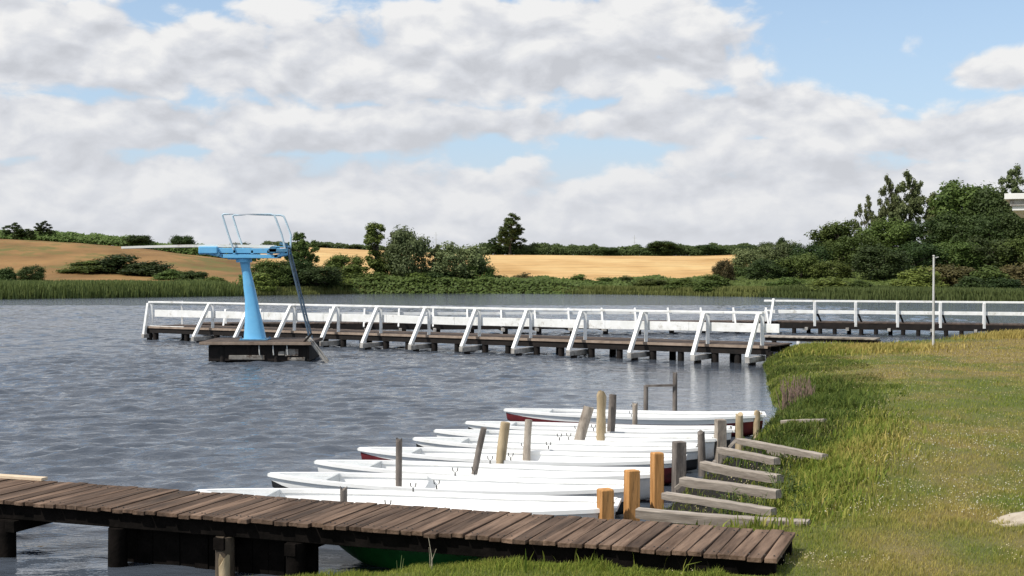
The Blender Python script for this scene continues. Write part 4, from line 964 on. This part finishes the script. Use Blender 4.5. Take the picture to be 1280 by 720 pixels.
T = [
 # left hill skyline
 (20,278,268,30,'airy',LM_dark,'leftmost skyline tree, rounded and dark, at the left edge of the hill',GL),
 (54,275,268,24,'airy',LM_dark,'small forked skyline tree second from the left edge',GL),
 (37,286,270,30,'bush',LM_dark,'low bush between the two leftmost skyline trees',GL),
 (176,290,266,34,'round',LM_dark,'rounded dark skyline tree above the tip of the springboard',GL),
 (228,289,266,32,'round',LM_dark,'domed dark skyline tree just left of the blue diving stand',GL),
 (300,298,262,30,'round',LM_dark,'dark treetop seen between the diving tower handrails',GL),
 (8,333,166,30,'bush',LM_dark,'dark bush cut by the left edge of the picture at the field foot',GL),
 (40,328,164,33,'dense',LM_dark,'round dark bush standing alone at the foot of the dry field',GL),
 (112,327,186,70,'bush',LM_mid,'left end bush of the big dark thicket on the dry field',GL),
 (150,319,188,85,'bush',LM_dark,'highest middle bush of the big dark thicket on the dry field',GL),
 (190,326,185,70,'bush',LM_dark,'right middle bush of the thicket on the dry field',GL),
 (215,337,178,45,'bush',LM_mid,'small green bush at the right end of the dry field thicket',GL),
 (243,338,176,40,'bush',LM_dark,'low dark bush standing clear to the right of the thicket',GL),
 (268,346,172,34,'bush',LM_mid,'lowest green bush on the dry slope left of the blue pedestal',GL),
 # behind and right of the tower
 (338,322,176,50,'dense',LM_mid,'green bushy tree right behind the top of the blue pedestal',GC),
 (322,338,170,45,'bush',LM_light,'light green bush behind the blue pedestal',GC),
 (374,286,185,40,'airy',LM_mid,'tall loose tree just right of the diving ladder',GC),
 (365,318,178,54,'dense',LM_dark,'dark bushy tree under the tall loose tree by the ladder',GC),
 (396,328,168,58,'dense',LM_dark,'darkest round bushy tree low at the water right of the ladder',GC),
 (430,309,190,44,'round',LM_mid,'rounded green tree in front of the pale strip of field left of the slender tree',GC),
 (440,330,180,56,'bush',LM_light,'light green bush filling the gap left of the slender tree',GC),
 (470,273,186,32,'column',LM_mid,'tall slender pointed tree left of the big grey green willow',GC),
 (490,300,184,40,'dense',LM_mid,'bushy tree between the slender tree and the big willow',GC),
 (511,278,180,56,'dense',LM_willow,'biggest grey green willow, domed, in the middle of the far shore',GC),
 (498,284,190,34,'column',LM_willow,'narrow grey tree behind the left shoulder of the big willow',GC),
 (548,305,185,26,'airy',LM_willow,'thin sparse young tree between the two willows',GC),
 (574,297,178,66,'dense',LM_willow,'second round willow beside the golden field',GC),
 (597,322,176,44,'dense',LM_mid,'bushy tree at the right foot of the second willow',GC),
 (548,334,174,56,'bush',LM_dark,'dark bush at the water between the willows',GC),
 (470,338,174,60,'bush',LM_light,'light bush at the water under the slender tree',GC),
 (520,340,172,60,'bush',LM_mid,'bush at the water under the big willow',GC),
 (425,344,170,50,'bush',LM_light,'pale green low bush near the water right of the darkest tree',GC),
 # middle shore shrubs under the wheat
 (622,343,180,46,'bush',LM_mid,'low bush at the left foot of the golden field',GC),
 (655,339,182,36,'bush',LM_russet,'reddish tinged bush before the golden field',GC),
 (690,346,178,52,'bush',LM_mid,'low wide green bush before the left half of the golden field',GC),
 (725,342,180,34,'bush',LM_light,'light round bush before the middle of the golden field',GC),
 (757,346,178,46,'bush',LM_mid,'low green bush just right of the light round bush',GC),
 (783,342,180,28,'bush',LM_dark,'small dark round bush before the golden field',GC),
 (815,346,177,52,'bush',LM_mid,'wide green bush before the right half of the golden field',GC),
 (855,346,174,50,'bush',LM_light,'light green bush at the right of the golden field foot',GC),
 (905,320,190,26,'dense',LM_russet,'small russet tree against the right end of the golden field',GC),
 (890,342,170,46,'bush',LM_mid,'green bush below the small russet tree',GC),
 # skyline beyond the wheat
 (638,266,434,52,'airy',LM_dark,'tall lone dark tree on the skyline left of the golden field',GS),
 (618,296,436,26,'airy',LM_dark,'small tree leaning on the left of the tall lone skyline tree',GS),
 (828,299,438,54,'round',LM_dark,'broadest rounded tree on the skyline above the golden field',GS),
 (886,304,438,42,'round',LM_dark,'rounded skyline tree right of the broadest one',GS),
 (760,306,438,34,'round',LM_dark,'low skyline tree in the middle of the hedge above the golden field',GS),
 (932,304,330,34,'round',LM_dark,'skyline tree above the russet tree where the wood begins',GS),
 (976,292,250,22,'round',LM_dark,'small round treetop rising above the left part of the wood',GS),
 (955,298,260,34,'round',LM_dark,'low treetop left of the small round one above the wood',GS),
 (400,303,434,30,'round',LM_dark,'distant hedge tree above the pale strip of field right of the ladder',GS),
 (443,305,434,26,'round',LM_dark,'distant hedge tree just left of the slender tree',GS),
 # wooded slope, back row
 (1045,266,196,56,'round',LM_mid,'rounded tree at the left shoulder of the wood, below the airy tall ones',GR),
 (1084,243,205,26,'airy',LM_willow,'small narrow airy tree left of the tallest airy trees',GR),
 (1112,216,208,34,'airy',LM_willow,'left of the two tallest airy trees with sky between branches',GR),
 (1138,211,206,50,'airy',LM_willow,'tallest airy tree standing out of the wood, right of its narrow neighbour',GR),
 (1168,240,206,40,'airy',LM_willow,'lower airy tree right of the tallest one',GR),
 (1205,211,205,78,'round',LM_mid,'broad high crowned tree right of the airy trees on the ridge',GR),
 (1240,226,200,60,'round',LM_dark,'dark tree filling the ridge left of the pavilion roof',GR),
 (1268,204,198,50,'airy',LM_willow,'tall airy tree on the ridge above the pavilion roof',GR),
 (1300,215,196,60,'round',LM_dark,'ridge tree cut off by the right edge of the picture',GR),
 # middle row
 (1012,298,185,50,'dense',LM_dark,'dark tree just left of the rounded shoulder tree in the wood',GR),
 (985,297,190,48,'dense',LM_willow,'greyish tree near the left end of the wood',GR),
 (945,304,190,54,'dense',LM_willow,'grey green tree at the very left end of the wood',GR),
 (1070,285,186,60,'dense',LM_mid,'mid green tree in front of the small narrow airy tree',GR),
 (1112,268,190,66,'dense',LM_mid,'bright topped tree in the middle of the wood under the airy ones',GR),
 (1155,266,190,66,'dense',LM_dark,'dark full tree in the middle of the wood right of the bright topped tree',GR),
 (1198,258,188,66,'dense',LM_dark,'dark full tree under the broad high crowned tree',GR),
 (1240,262,184,66,'dense',LM_dark,'dark full tree under the pavilion roof corner',GR),
 (1285,258,182,66,'dense',LM_dark,'dark full tree below the pavilion roof at the right edge',GR),
 # front row
 (925,330,168,44,'dense',LM_mid,'small green tree at the waterside left end of the wood',GR),
 (962,318,160,52,'dense',LM_dark,'dark tree at the waterside near the left end of the wood',GR),
 (1000,314,158,52,'dense',LM_mid,'mid green waterside tree left of the low light willow bush',GR),
 (1038,322,156,50,'dense',LM_mid,'rounded waterside tree behind the low light willow bush',GR),
 (1102,302,152,70,'dense',LM_dark,'darkest big waterside tree left of the pale pole',GR),
 (1145,298,158,60,'dense',LM_dark,'dark tree directly behind the top of the pale pole',GR),
 (1190,296,160,62,'dense',LM_mid,'mid green tree right of the pale pole on the slope',GR),
 (1235,290,160,64,'dense',LM_dark,'dark slope tree between the pole and the right edge',GR),
 (1280,292,158,60,'dense',LM_mid,'slope tree at the right edge below the pavilion roof',GR),
 # bushes at its foot
 (1040,344,140,62,'bush',LM_light,'low light green willow bush at the foot of the wood',GR),
 (985,346,150,50,'bush',LM_mid,'green bush at the water left of the low light willow bush',GR),
 (1075,348,138,40,'bush',LM_mid,'green bush between light willow bush and darkest tree',GR),
 (1150,330,138,56,'bush',LM_light,'light bush behind the pole at the foot of the wood',GR),
 (1192,326,140,58,'bush',LM_russet,'russet tinged bush right of the pole low on the slope',GR),
 (1236,328,138,60,'bush',LM_mid,'green bush low on the slope well right of the pole',GR),
 (1275,324,138,54,'bush',LM_russet,'russet tinged bush at the right edge low on the slope',GR),
 (1215,342,132,46,'bush',LM_dark,'dark low bush near the water right of the pole',GR),
 (1255,344,130,46,'bush',LM_dark,'dark low bush near the water at the right edge',GR),
]
for a in T: tree(*a)

# far hedgerows that read as one mass
def mass(name, label, pts, h, n, m, size, kindcat='hedge', depth=4):
    """leaf mass along a line of (x, y) world points with clump tops of uneven height"""
    rng = np.random.default_rng(len(pts)*13+n); P_ = np.array(pts, float); seg = np.hypot(*(P_[1:]-P_[:-1]).T); cum = np.concatenate([[0], np.cumsum(seg)])
    s = rng.uniform(0, cum[-1], n); i = np.clip(np.searchsorted(cum, s)-1, 0, len(seg)-1); f = ((s-cum[i])/seg[i])[:,None]; b = P_[i]*(1-f)+P_[i+1]*f
    c = rng.uniform(-1,1,n); hh = h*(.45+1.0*fbm(s*.09, s*0, 31, 3)+.35*(vnoise(s*.55, s*0, 8)-.5))
    x = b[:,0]+rng.normal(0,.4,n); y = b[:,1]+c*depth; k = rng.uniform(0,1,n)**.6; z = height(x, y)+k*hh*np.sqrt(np.clip(1-c*c*.8,.05,1))
    nor = np.stack([rng.normal(0,.4,n), -(.6)+c*.4, .4+k*.6], -1)
    v, q_, t = leaves(np.stack([x,y,z],-1), nor, np.full(n, size), rng, rng.uniform(0,1,n)*.5+.5*vnoise(s*.3,s*0,4))
    o = link(name, np_mesh(name, v, q_, m, {'tint': t})); tag(o, label, kindcat, kind='stuff')
def line(p, d, n=12): return [XY(p[0]+(p[1]-p[0])*i/n, d if not hasattr(d,'__len__') else d[0]+(d[1]-d[0])*i/n) for i in range(n+1)]
mass('skyline_hedge', 'dark hedge of merged trees along the skyline above the golden field', line((600, 945), 440, 24), 4.2, 30000, LM_dark, .55)
mass('distant_hedge', 'thin dark hedge above the pale field strip behind the willows', line((330, 610), 440, 12), 2.2, 9000, LM_dark, .55)
mass('hilltop_hedge', 'hedge of merged bushes along the top of the left hill', line((-60, 320), (272, 266), 20), 2.6, 22000, LM_mid, .4)
mass('shore_scrub', 'low scrub merging along the middle of the far shore', line((310, 930), (170, 168), 20), 1.7, 36000, LM_mid, .3, 'scrub', 6)
mass('wood_undergrowth', 'undergrowth merging below the trees of the right wood', line((900, 1420), (165, 145), 20), 1.1, 40000, LM_mid, .34, 'undergrowth', 14)

# reed belts on the far shore
def reeds(name, label, i0, i1, n, h, wid, wband, m, off=-.8):
    rng = np.random.default_rng(n+i0); P_ = SH[i0:i1+1]; seg = np.hypot(*(P_[1:]-P_[:-1]).T); cum = np.concatenate([[0], np.cumsum(seg)])
    s = rng.uniform(0, cum[-1], n); i = np.clip(np.searchsorted(cum, s)-1, 0, len(seg)-1); f = ((s-cum[i])/seg[i])[:,None]; b = P_[i]*(1-f)+P_[i+1]*f
    tt = (P_[i+1]-P_[i])/seg[i][:,None]; nrm = np.stack([tt[:,1], -tt[:,0]], -1)
    mid = b+nrm*.5; sg = np.sign(shore_dist(mid[:,0], mid[:,1])); nrm *= sg[:,None]
    c = off+wband*rng.uniform(0,1,n); xy = b+nrm*c[:,None]
    z = np.maximum(height(xy[:,0], xy[:,1]), -.1)
    hh = h*rng.uniform(.55,1.1,n)*(.75+.5*fbm(xy[:,0]*.12, xy[:,1]*.12, 3))
    th = rng.uniform(0,math.pi,n); dx = np.cos(th)*wid*.5; dy = np.sin(th)*wid*.5; ln = rng.normal(0,.16,(n,2))*hh[:,None]
    v = np.stack([np.stack([xy[:,0]-dx, xy[:,1]-dy, z-.1],-1), np.stack([xy[:,0]+dx, xy[:,1]+dy, z-.1],-1), np.stack([xy[:,0]+dx*.2+ln[:,0], xy[:,1]+dy*.2+ln[:,1], z+hh],-1), np.stack([xy[:,0]-dx*.2+ln[:,0], xy[:,1]-dy*.2+ln[:,1], z+hh],-1)],1).reshape(-1,3)
    o = link(name, np_mesh(name, v, np.arange(n*4).reshape(-1,4), m, {'tint': np.repeat(np.clip(.6*rng.uniform(0,1,n)+.5*fbm(xy[:,0]*.06, xy[:,1]*.06,9),0,1),4)})); tag(o, label, 'reeds', kind='stuff')
idx = {tuple(p): i for i, p in enumerate(SHORE)}
reeds('left_shore_reeds', 'belt of green reeds at the water below the dry hillside', idx[(-31,151)], idx[(-75,125)], 46000, 1.25, .16, 11, LM_field)
reeds('middle_shore_reeds', 'low green reeds at the water below the golden field', idx[(28,145)], idx[(-31,151)], 36000, .6, .16, 5, LM_field)
reeds('right_shore_reeds', 'belt of pale green reeds at the water below the wood', idx[(75,95)], idx[(28,145)], 46000, .75, .16, 8, LM_field)

# ------------------------------------------------------------------ near bank grass
def blades(x, y, h, wdt, lean, dry, rng, zoff=0):
    n = len(x); z = height(x, y)-.01+zoff; th = rng.uniform(0, 2*math.pi, n); dx = np.cos(th)*wdt*.5; dy = np.sin(th)*wdt*.5
    la = rng.uniform(0, 2*math.pi, n); l = np.abs(rng.normal(0, lean, n))*h; lx = np.cos(la)*l + .12*h; ly = np.sin(la)*l
    z2 = z+h*.62; z3 = z+h*np.sqrt(np.clip(1-(l/h)**2*.5,.3,1))
    v = np.stack([np.stack([x-dx,y-dy,z],-1), np.stack([x+dx,y+dy,z],-1), np.stack([x+dx*.75+lx*.35,y+dy*.75+ly*.35,z2],-1), np.stack([x-dx*.75+lx*.35,y-dy*.75+ly*.35,z2],-1),
                  np.stack([x+lx,y+ly,z3],-1), np.stack([x+lx+dx*.1,y+ly+dy*.1,z3],-1)],1)
    base = (np.arange(n)*6)[:,None]; q_ = np.concatenate([base+np.array([[0,1,2,3]]), base+np.array([[3,2,5,4]])], 0)
    t = np.clip(rng.uniform(0,1,n)**1.2,0,1)
    return v.reshape(-1,3), q_, np.repeat(t,6), np.repeat(dry,6)
def grass(name, label, n, region, hfun, wfun, lean, drybias, seed, cat='grass', m=None):
    rng = np.random.default_rng(seed); x, y = region(rng, n); D_ = shore_dist(x, y); keep = D_ > -.05
    x = x[keep]; y = y[keep]; D_ = D_[keep]; h = hfun(x, y, D_, rng); k = h > .012; x, y, D_, h = x[k], y[k], D_[k], h[k]
    dr = np.clip(dryness(x, y)+drybias(x, y, D_, rng), 0, 1)
    v, q_, t, d = blades(x, y, h, wfun(x, y, rng), lean, dr, rng)
    o = link(name, np_mesh(name, v, q_, m or M_blade, {'tint': t, 'dry': d})); tag(o, label, cat, kind='stuff'); return o
def reg_fan(y0, y1, pw, u0=-.30, u1=.42):
    def f(rng, n):
        a = rng.uniform(0,1,n); y = (y0**(1-pw)+(y1**(1-pw)-y0**(1-pw))*a)**(1/(1-pw)); return y*rng.uniform(u0,u1,n), y
    return f
deckA = np.array((-5.28,13.53)); 
def under_walk(x, y):   # distance test: beneath the boardwalk
    tx, ty = .939, -.344; rx = x-2.52; ry = y-12.0; s = rx*tx+ry*ty; c = rx*.344+ry*.939
    return (s < .02) & (c < .05) & (c > -1.25)
def mudzone(x, y, D_): return (y > 13.3) & (y < 21.5) & (D_ < 1.6+.35*np.sin(y*2.3)+.2*np.sin(y*7))
def h_lawn(x, y, D_, rng):
    h = (.010+.050*fbm(x*1.6, y*1.6, 70)**1.5+.075*np.clip(fbm(x*5, y*4, 71, 2)-.52,0,1)+.018*rng.uniform(0,1,len(x)))*(1+.008*(y-10))
    h = h*(1+ .9*np.exp(-D_/1.0)); h = np.where(under_walk(x,y), 0, h); h = np.where(mudzone(x,y,D_) & (rng.uniform(0,1,len(x)) > .1), 0, h); return h
grass('lawn_grass', 'mown olive green grass of the bank lawn', 400000, reg_fan(9.3, 62, 1.55, -.22, .58), h_lawn, lambda x,y,r: .0045*(1+.09*(y-10))*r.uniform(.7,1.3,len(x)), .55, lambda x,y,D_,r: r.normal(0,.16,len(x)), 1)
def bank_band(lo, hi, i0, i1):
    def f(rng, n):
        P_ = SH[i0:i1+1]; seg = np.hypot(*(P_[1:]-P_[:-1]).T); cum = np.concatenate([[0], np.cumsum(seg)])
        s = rng.uniform(0, cum[-1], n); i = np.clip(np.searchsorted(cum, s)-1, 0, len(seg)-1); f_ = ((s-cum[i])/seg[i])[:,None]; b = P_[i]*(1-f_)+P_[i+1]*f_
        tt = (P_[i+1]-P_[i])/seg[i][:,None]; nr = np.stack([tt[:,1], -tt[:,0]], -1); c = lo+(hi-lo)*rng.uniform(0,1,n)**1.3; q_ = b+nr*c[:,None]; return q_[:,0], q_[:,1]
    return f
def h_bank(x, y, D_, rng):
    r_ = lambda: rng.uniform(0,1,len(x))
    cl = fbm(x*1.1, y*1.1, 90, 3)
    h = .20*np.clip((cl-.36)*2.6,0.12,1)*rng.uniform(.5,1.15,len(x))*(.35+.65*np.exp(-np.clip(D_-.3,0,None)/1.1))
    # the slip beams stay clear
    slip = (y > 13.2) & (y < 21.2) & (D_ < 1.5+.3*np.sin(y*2)); h = np.where(slip, np.where(r_()<.08, h*.8, 0), h); h = np.where((y < 13.2), h*.32, h)
    h = np.where(under_walk(x,y), h*.2, h)
    return h
grass('bank_grass', 'long rank green grass along the water edge of the bank', 95000, bank_band(-.1, 2.6, idx[(-4.5,10.6)], idx[(12.5,48.3)]), h_bank, lambda x,y,r: .013*(1+.03*(y-10))*r.uniform(.6,1.5,len(x)), .75, lambda x,y,D_,r: r.normal(-.05,.22,len(x)), 2, 'grass', M_weed)
def reg_shore(cy, ry, off, rx):
    pts = sorted([(p[1], p[0]) for p in SHORE[5:22]])
    def f(rng, n):
        y = cy+rng.normal(0, ry, n); return np.interp(y, [p[0] for p in pts], [p[1] for p in pts])+off+rng.normal(0, rx, n), y
    return f
def reg_tuft(cx, cy, rx, ry):
    return lambda rng, n: (cx+rng.normal(0,rx,n), cy+rng.normal(0,ry,n))
# rank weeds beyond the slip beams
x_, y_ = XY(1020, 24.0)
grass('rank_weeds', 'dark green rank weeds on the bank past the last beams', 12000, reg_shore(25.0, 2.6, 1.0, .42), lambda x,y,D_,r: r.uniform(.05,.26,len(x))*np.clip(.25+2.2*(fbm(x*1.8,y*1.2,44,3)-.3),.2,1.3), lambda x,y,r: .022*r.uniform(.6,1.4,len(x)), .7, lambda x,y,D_,r: r.normal(-.4,.25,len(x)), 4, 'weeds', M_weed)
grass('jetty_end_weeds', 'olive brown tall weeds where the nearer jetty meets the bank', 16000, reg_tuft(10.2, 43.5, 1.5, 1.3), lambda x,y,D_,r: r.uniform(.08,.26,len(x))*sstep(0,.6,D_), lambda x,y,r: .030*r.uniform(.6,1.4,len(x)), .6, lambda x,y,D_,r: r.normal(.1,.25,len(x)), 5, 'weeds')
grass('mound_weeds', 'reddish brown weeds on the small mound before the far jetty end', 9000, reg_tuft(21.0, 51.5, 1.6, .8), lambda x,y,D_,r: r.uniform(.08,.24,len(x))*sstep(0,.5,D_), lambda x,y,r: .03*r.uniform(.6,1.4,len(x)), .35, lambda x,y,D_,r: r.normal(.8,.2,len(x)), 6, 'weeds')

grass('beam_end_weeds', 'bushy yellow green weeds crowding the bank ends of the slip beams', 9000, reg_shore(17.6, 2.4, 1.95, .38), lambda x,y,D_,r: r.uniform(.05,.20,len(x))*(.4+1.1*fbm(x*2.2,y*2.2,5)), lambda x,y,r: .020*r.uniform(.6,1.4,len(x)), .6, lambda x,y,D_,r: r.normal(-.1,.25,len(x)), 7, 'weeds')
def reg_edge(rng, n):
    a = rng.uniform(0, 1, n)**.8; c = rng.exponential(.13, n)+.02; return -2.0+4.15*a - .344*c, 12.43-1.52*a - .939*c
grass('boardwalk_edge_tufts', 'ragged grass tufts along the near edge of the boardwalk', 9000, reg_edge, lambda x,y,D_,r: (.03+.24*np.clip(fbm(x*2.6,y*2.6,15)-.38,0,1))*r.uniform(.5,1.3,len(x))*(D_ > 0)*sstep(-1.6, .6, x), lambda x,y,r: .007*r.uniform(.6,1.4,len(x)), .45, lambda x,y,D_,r: r.normal(-.1,.2,len(x)), 8)
# dead brown stems by the far beam
def stem_plant(name, px, d, n, h, spread, m, label, cat, leaf=None, r=.006, seed=0, lean=.25):
    x, y = XY(px, d); z = max(H(x, y), -.1); root = empty(name, (x, y, z), label, cat); rng = random.Random(seed); st = MB(); lf = MB()
    for i in range(n):
        a = rng.uniform(0, 6.28); q_ = spread*rng.uniform(0,1)**.5; bx, by = math.cos(a)*q_, math.sin(a)*q_; hh = h*rng.uniform(.55,1.05); lx, ly = rng.gauss(0,lean)*hh, rng.gauss(0,lean)*hh
        pts = [(bx, by, -.05), (bx+lx*.35, by+ly*.35, hh*.5), (bx+lx, by+ly, hh)]
        st.tube(pts, [r, r*.8, r*.4], 5)
        if leaf:
            for j in range(9):
                f = .15+.85*j/9; p = Vector(pts[0]).lerp(Vector(pts[2]), f); aa = rng.uniform(0,6.28); L_ = leaf*rng.uniform(.7,1.2)*(1.2-.6*f); dv = Vector((math.cos(aa), math.sin(aa), .55)).normalized(); sv = dv.cross(Vector((0,0,1))).normalized()
                lf.add([p, p+dv*L_*.5+sv*L_*.13, p+dv*L_+Vector((0,0,-L_*.15)), p+dv*L_*.5-sv*L_*.13], [(0,1,2,3)])
    st.build('stems', m, root)
    if leaf: lf.build('leaves', LM_mid, root)
M_dead = mat('dead stems', (.13,.085,.065), (.27,.19,.15), .9, 10)
M_stemg = mat('green stems', (.07,.10,.03), (.15,.18,.06), .8, 10)
stem_plant('dead_bush', 996, 26.0, 90, .62, .34, M_dead, 'clump of dead purplish brown stems at the water edge past the beams', 'bush', None, .010, 1, .16)
for i, (px, d, n, h, sp, lb) in enumerate([(936,14.6,9,.42,.12,'small leafy green weed growing between the two nearest beams'),(912,15.3,6,.36,.10,'thin leafy weed left of its neighbour between the nearest beams'),(990,15.8,12,.40,.18,'bushy green weed at the bank ends of the third and fourth beams'),
        (965,17.2,8,.38,.14,'leafy weed growing at the end of the fourth beam'),(985,19.6,10,.42,.16,'leafy weed over the long thin beam'),(1008,14.2,8,.22,.14,'low leafy weed at the bank end of the longest beam')]):
    stem_plant('weed', px, d, n, h, sp, M_stemg, lb, 'plant', .13, .006, 20+i)
for i, (px, d, h, lb) in enumerate([(75,12.4,.30,'single thin stalk rising from the water left of the added black boards'),(540,11.55,.30,'dry stalk beside the green boat'),(500,11.9,.28,'green stalk in front of the green boat')]):
    stem_plant('stalk', px, d, 3 if i else 1, h, .05, M_stemg if i != 1 else M_rope, lb, 'plant', None, .005, 40+i)

# clover heads and pale seed heads in the lawn
def flowers(name, label, n, reg, zlo, zhi, s, m, seed):
    rng = np.random.default_rng(seed); x, y = reg(rng, n); k = (shore_dist(x, y) > .4) & (~under_walk(x,y)) & (fbm(x*.8,y*.8,33) > .44); x, y = x[k], y[k]; n = len(x); z = height(x, y)+rng.uniform(zlo,zhi,n)
    c = np.stack([x,y,z],-1); ss = s*rng.uniform(.6,1.3,n)*(1+.03*(y-10)); dirs = np.array([[1,0,0],[0,1,0],[-1,0,0],[0,-1,0],[0,0,1],[0,0,-1.0]])
    v = (c[:,None,:]+dirs[None]*ss[:,None,None]).reshape(-1,3); b = (np.arange(n)*6)[:,None,None]
    f = (b+np.array([[0,1,4],[1,2,4],[2,3,4],[3,0,4],[1,0,5],[2,1,5],[3,2,5],[0,3,5]])[None]).reshape(-1,3)
    o = link(name, np_mesh(name, v, f, m)); tag(o, label, 'flowers', kind='stuff')
M_clover = mat('clover white', (.55,.54,.44), (.75,.74,.66), .8, 10)
M_seed = mat('straw seed heads', (.42,.36,.18), (.58,.50,.30), .8, 10)
flowers('clover_flowers', 'tiny white clover heads dotted over the lawn', 700, reg_fan(11.5, 20, 1.4, .22, .40), .02, .05, .006, M_clover, 1)
flowers('seed_heads', 'tiny straw coloured seed heads dotted over the lawn', 6000, reg_fan(11, 45, 1.4, .12, .42), .03, .07, .006, M_seed, 2)

# masts on the horizon
for i, (px, yt, d, lb) in enumerate([(793,294,900,'thin lattice mast on the skyline above the golden field'),(545,290,900,'hair thin mast on the skyline between the willows')]):
    x, y = XY(px, d); z = H(x,y); hh = EYE+(HORZ-yt)/F*d-z; o = empty('radio_mast', (x,y,z), lb, 'mast', 'masts on the horizon')
    MB().tube([(0,0,-1),(0,0,hh)], [.35,.12], 6).build('shaft', M_steel, o)
    for f in (.75,.9): MB().bar((-1.3,0,hh*f),(1.3,0,hh*f), .15,.15).build('antenna', M_steel, o)
print('objects', len(bpy.data.objects))
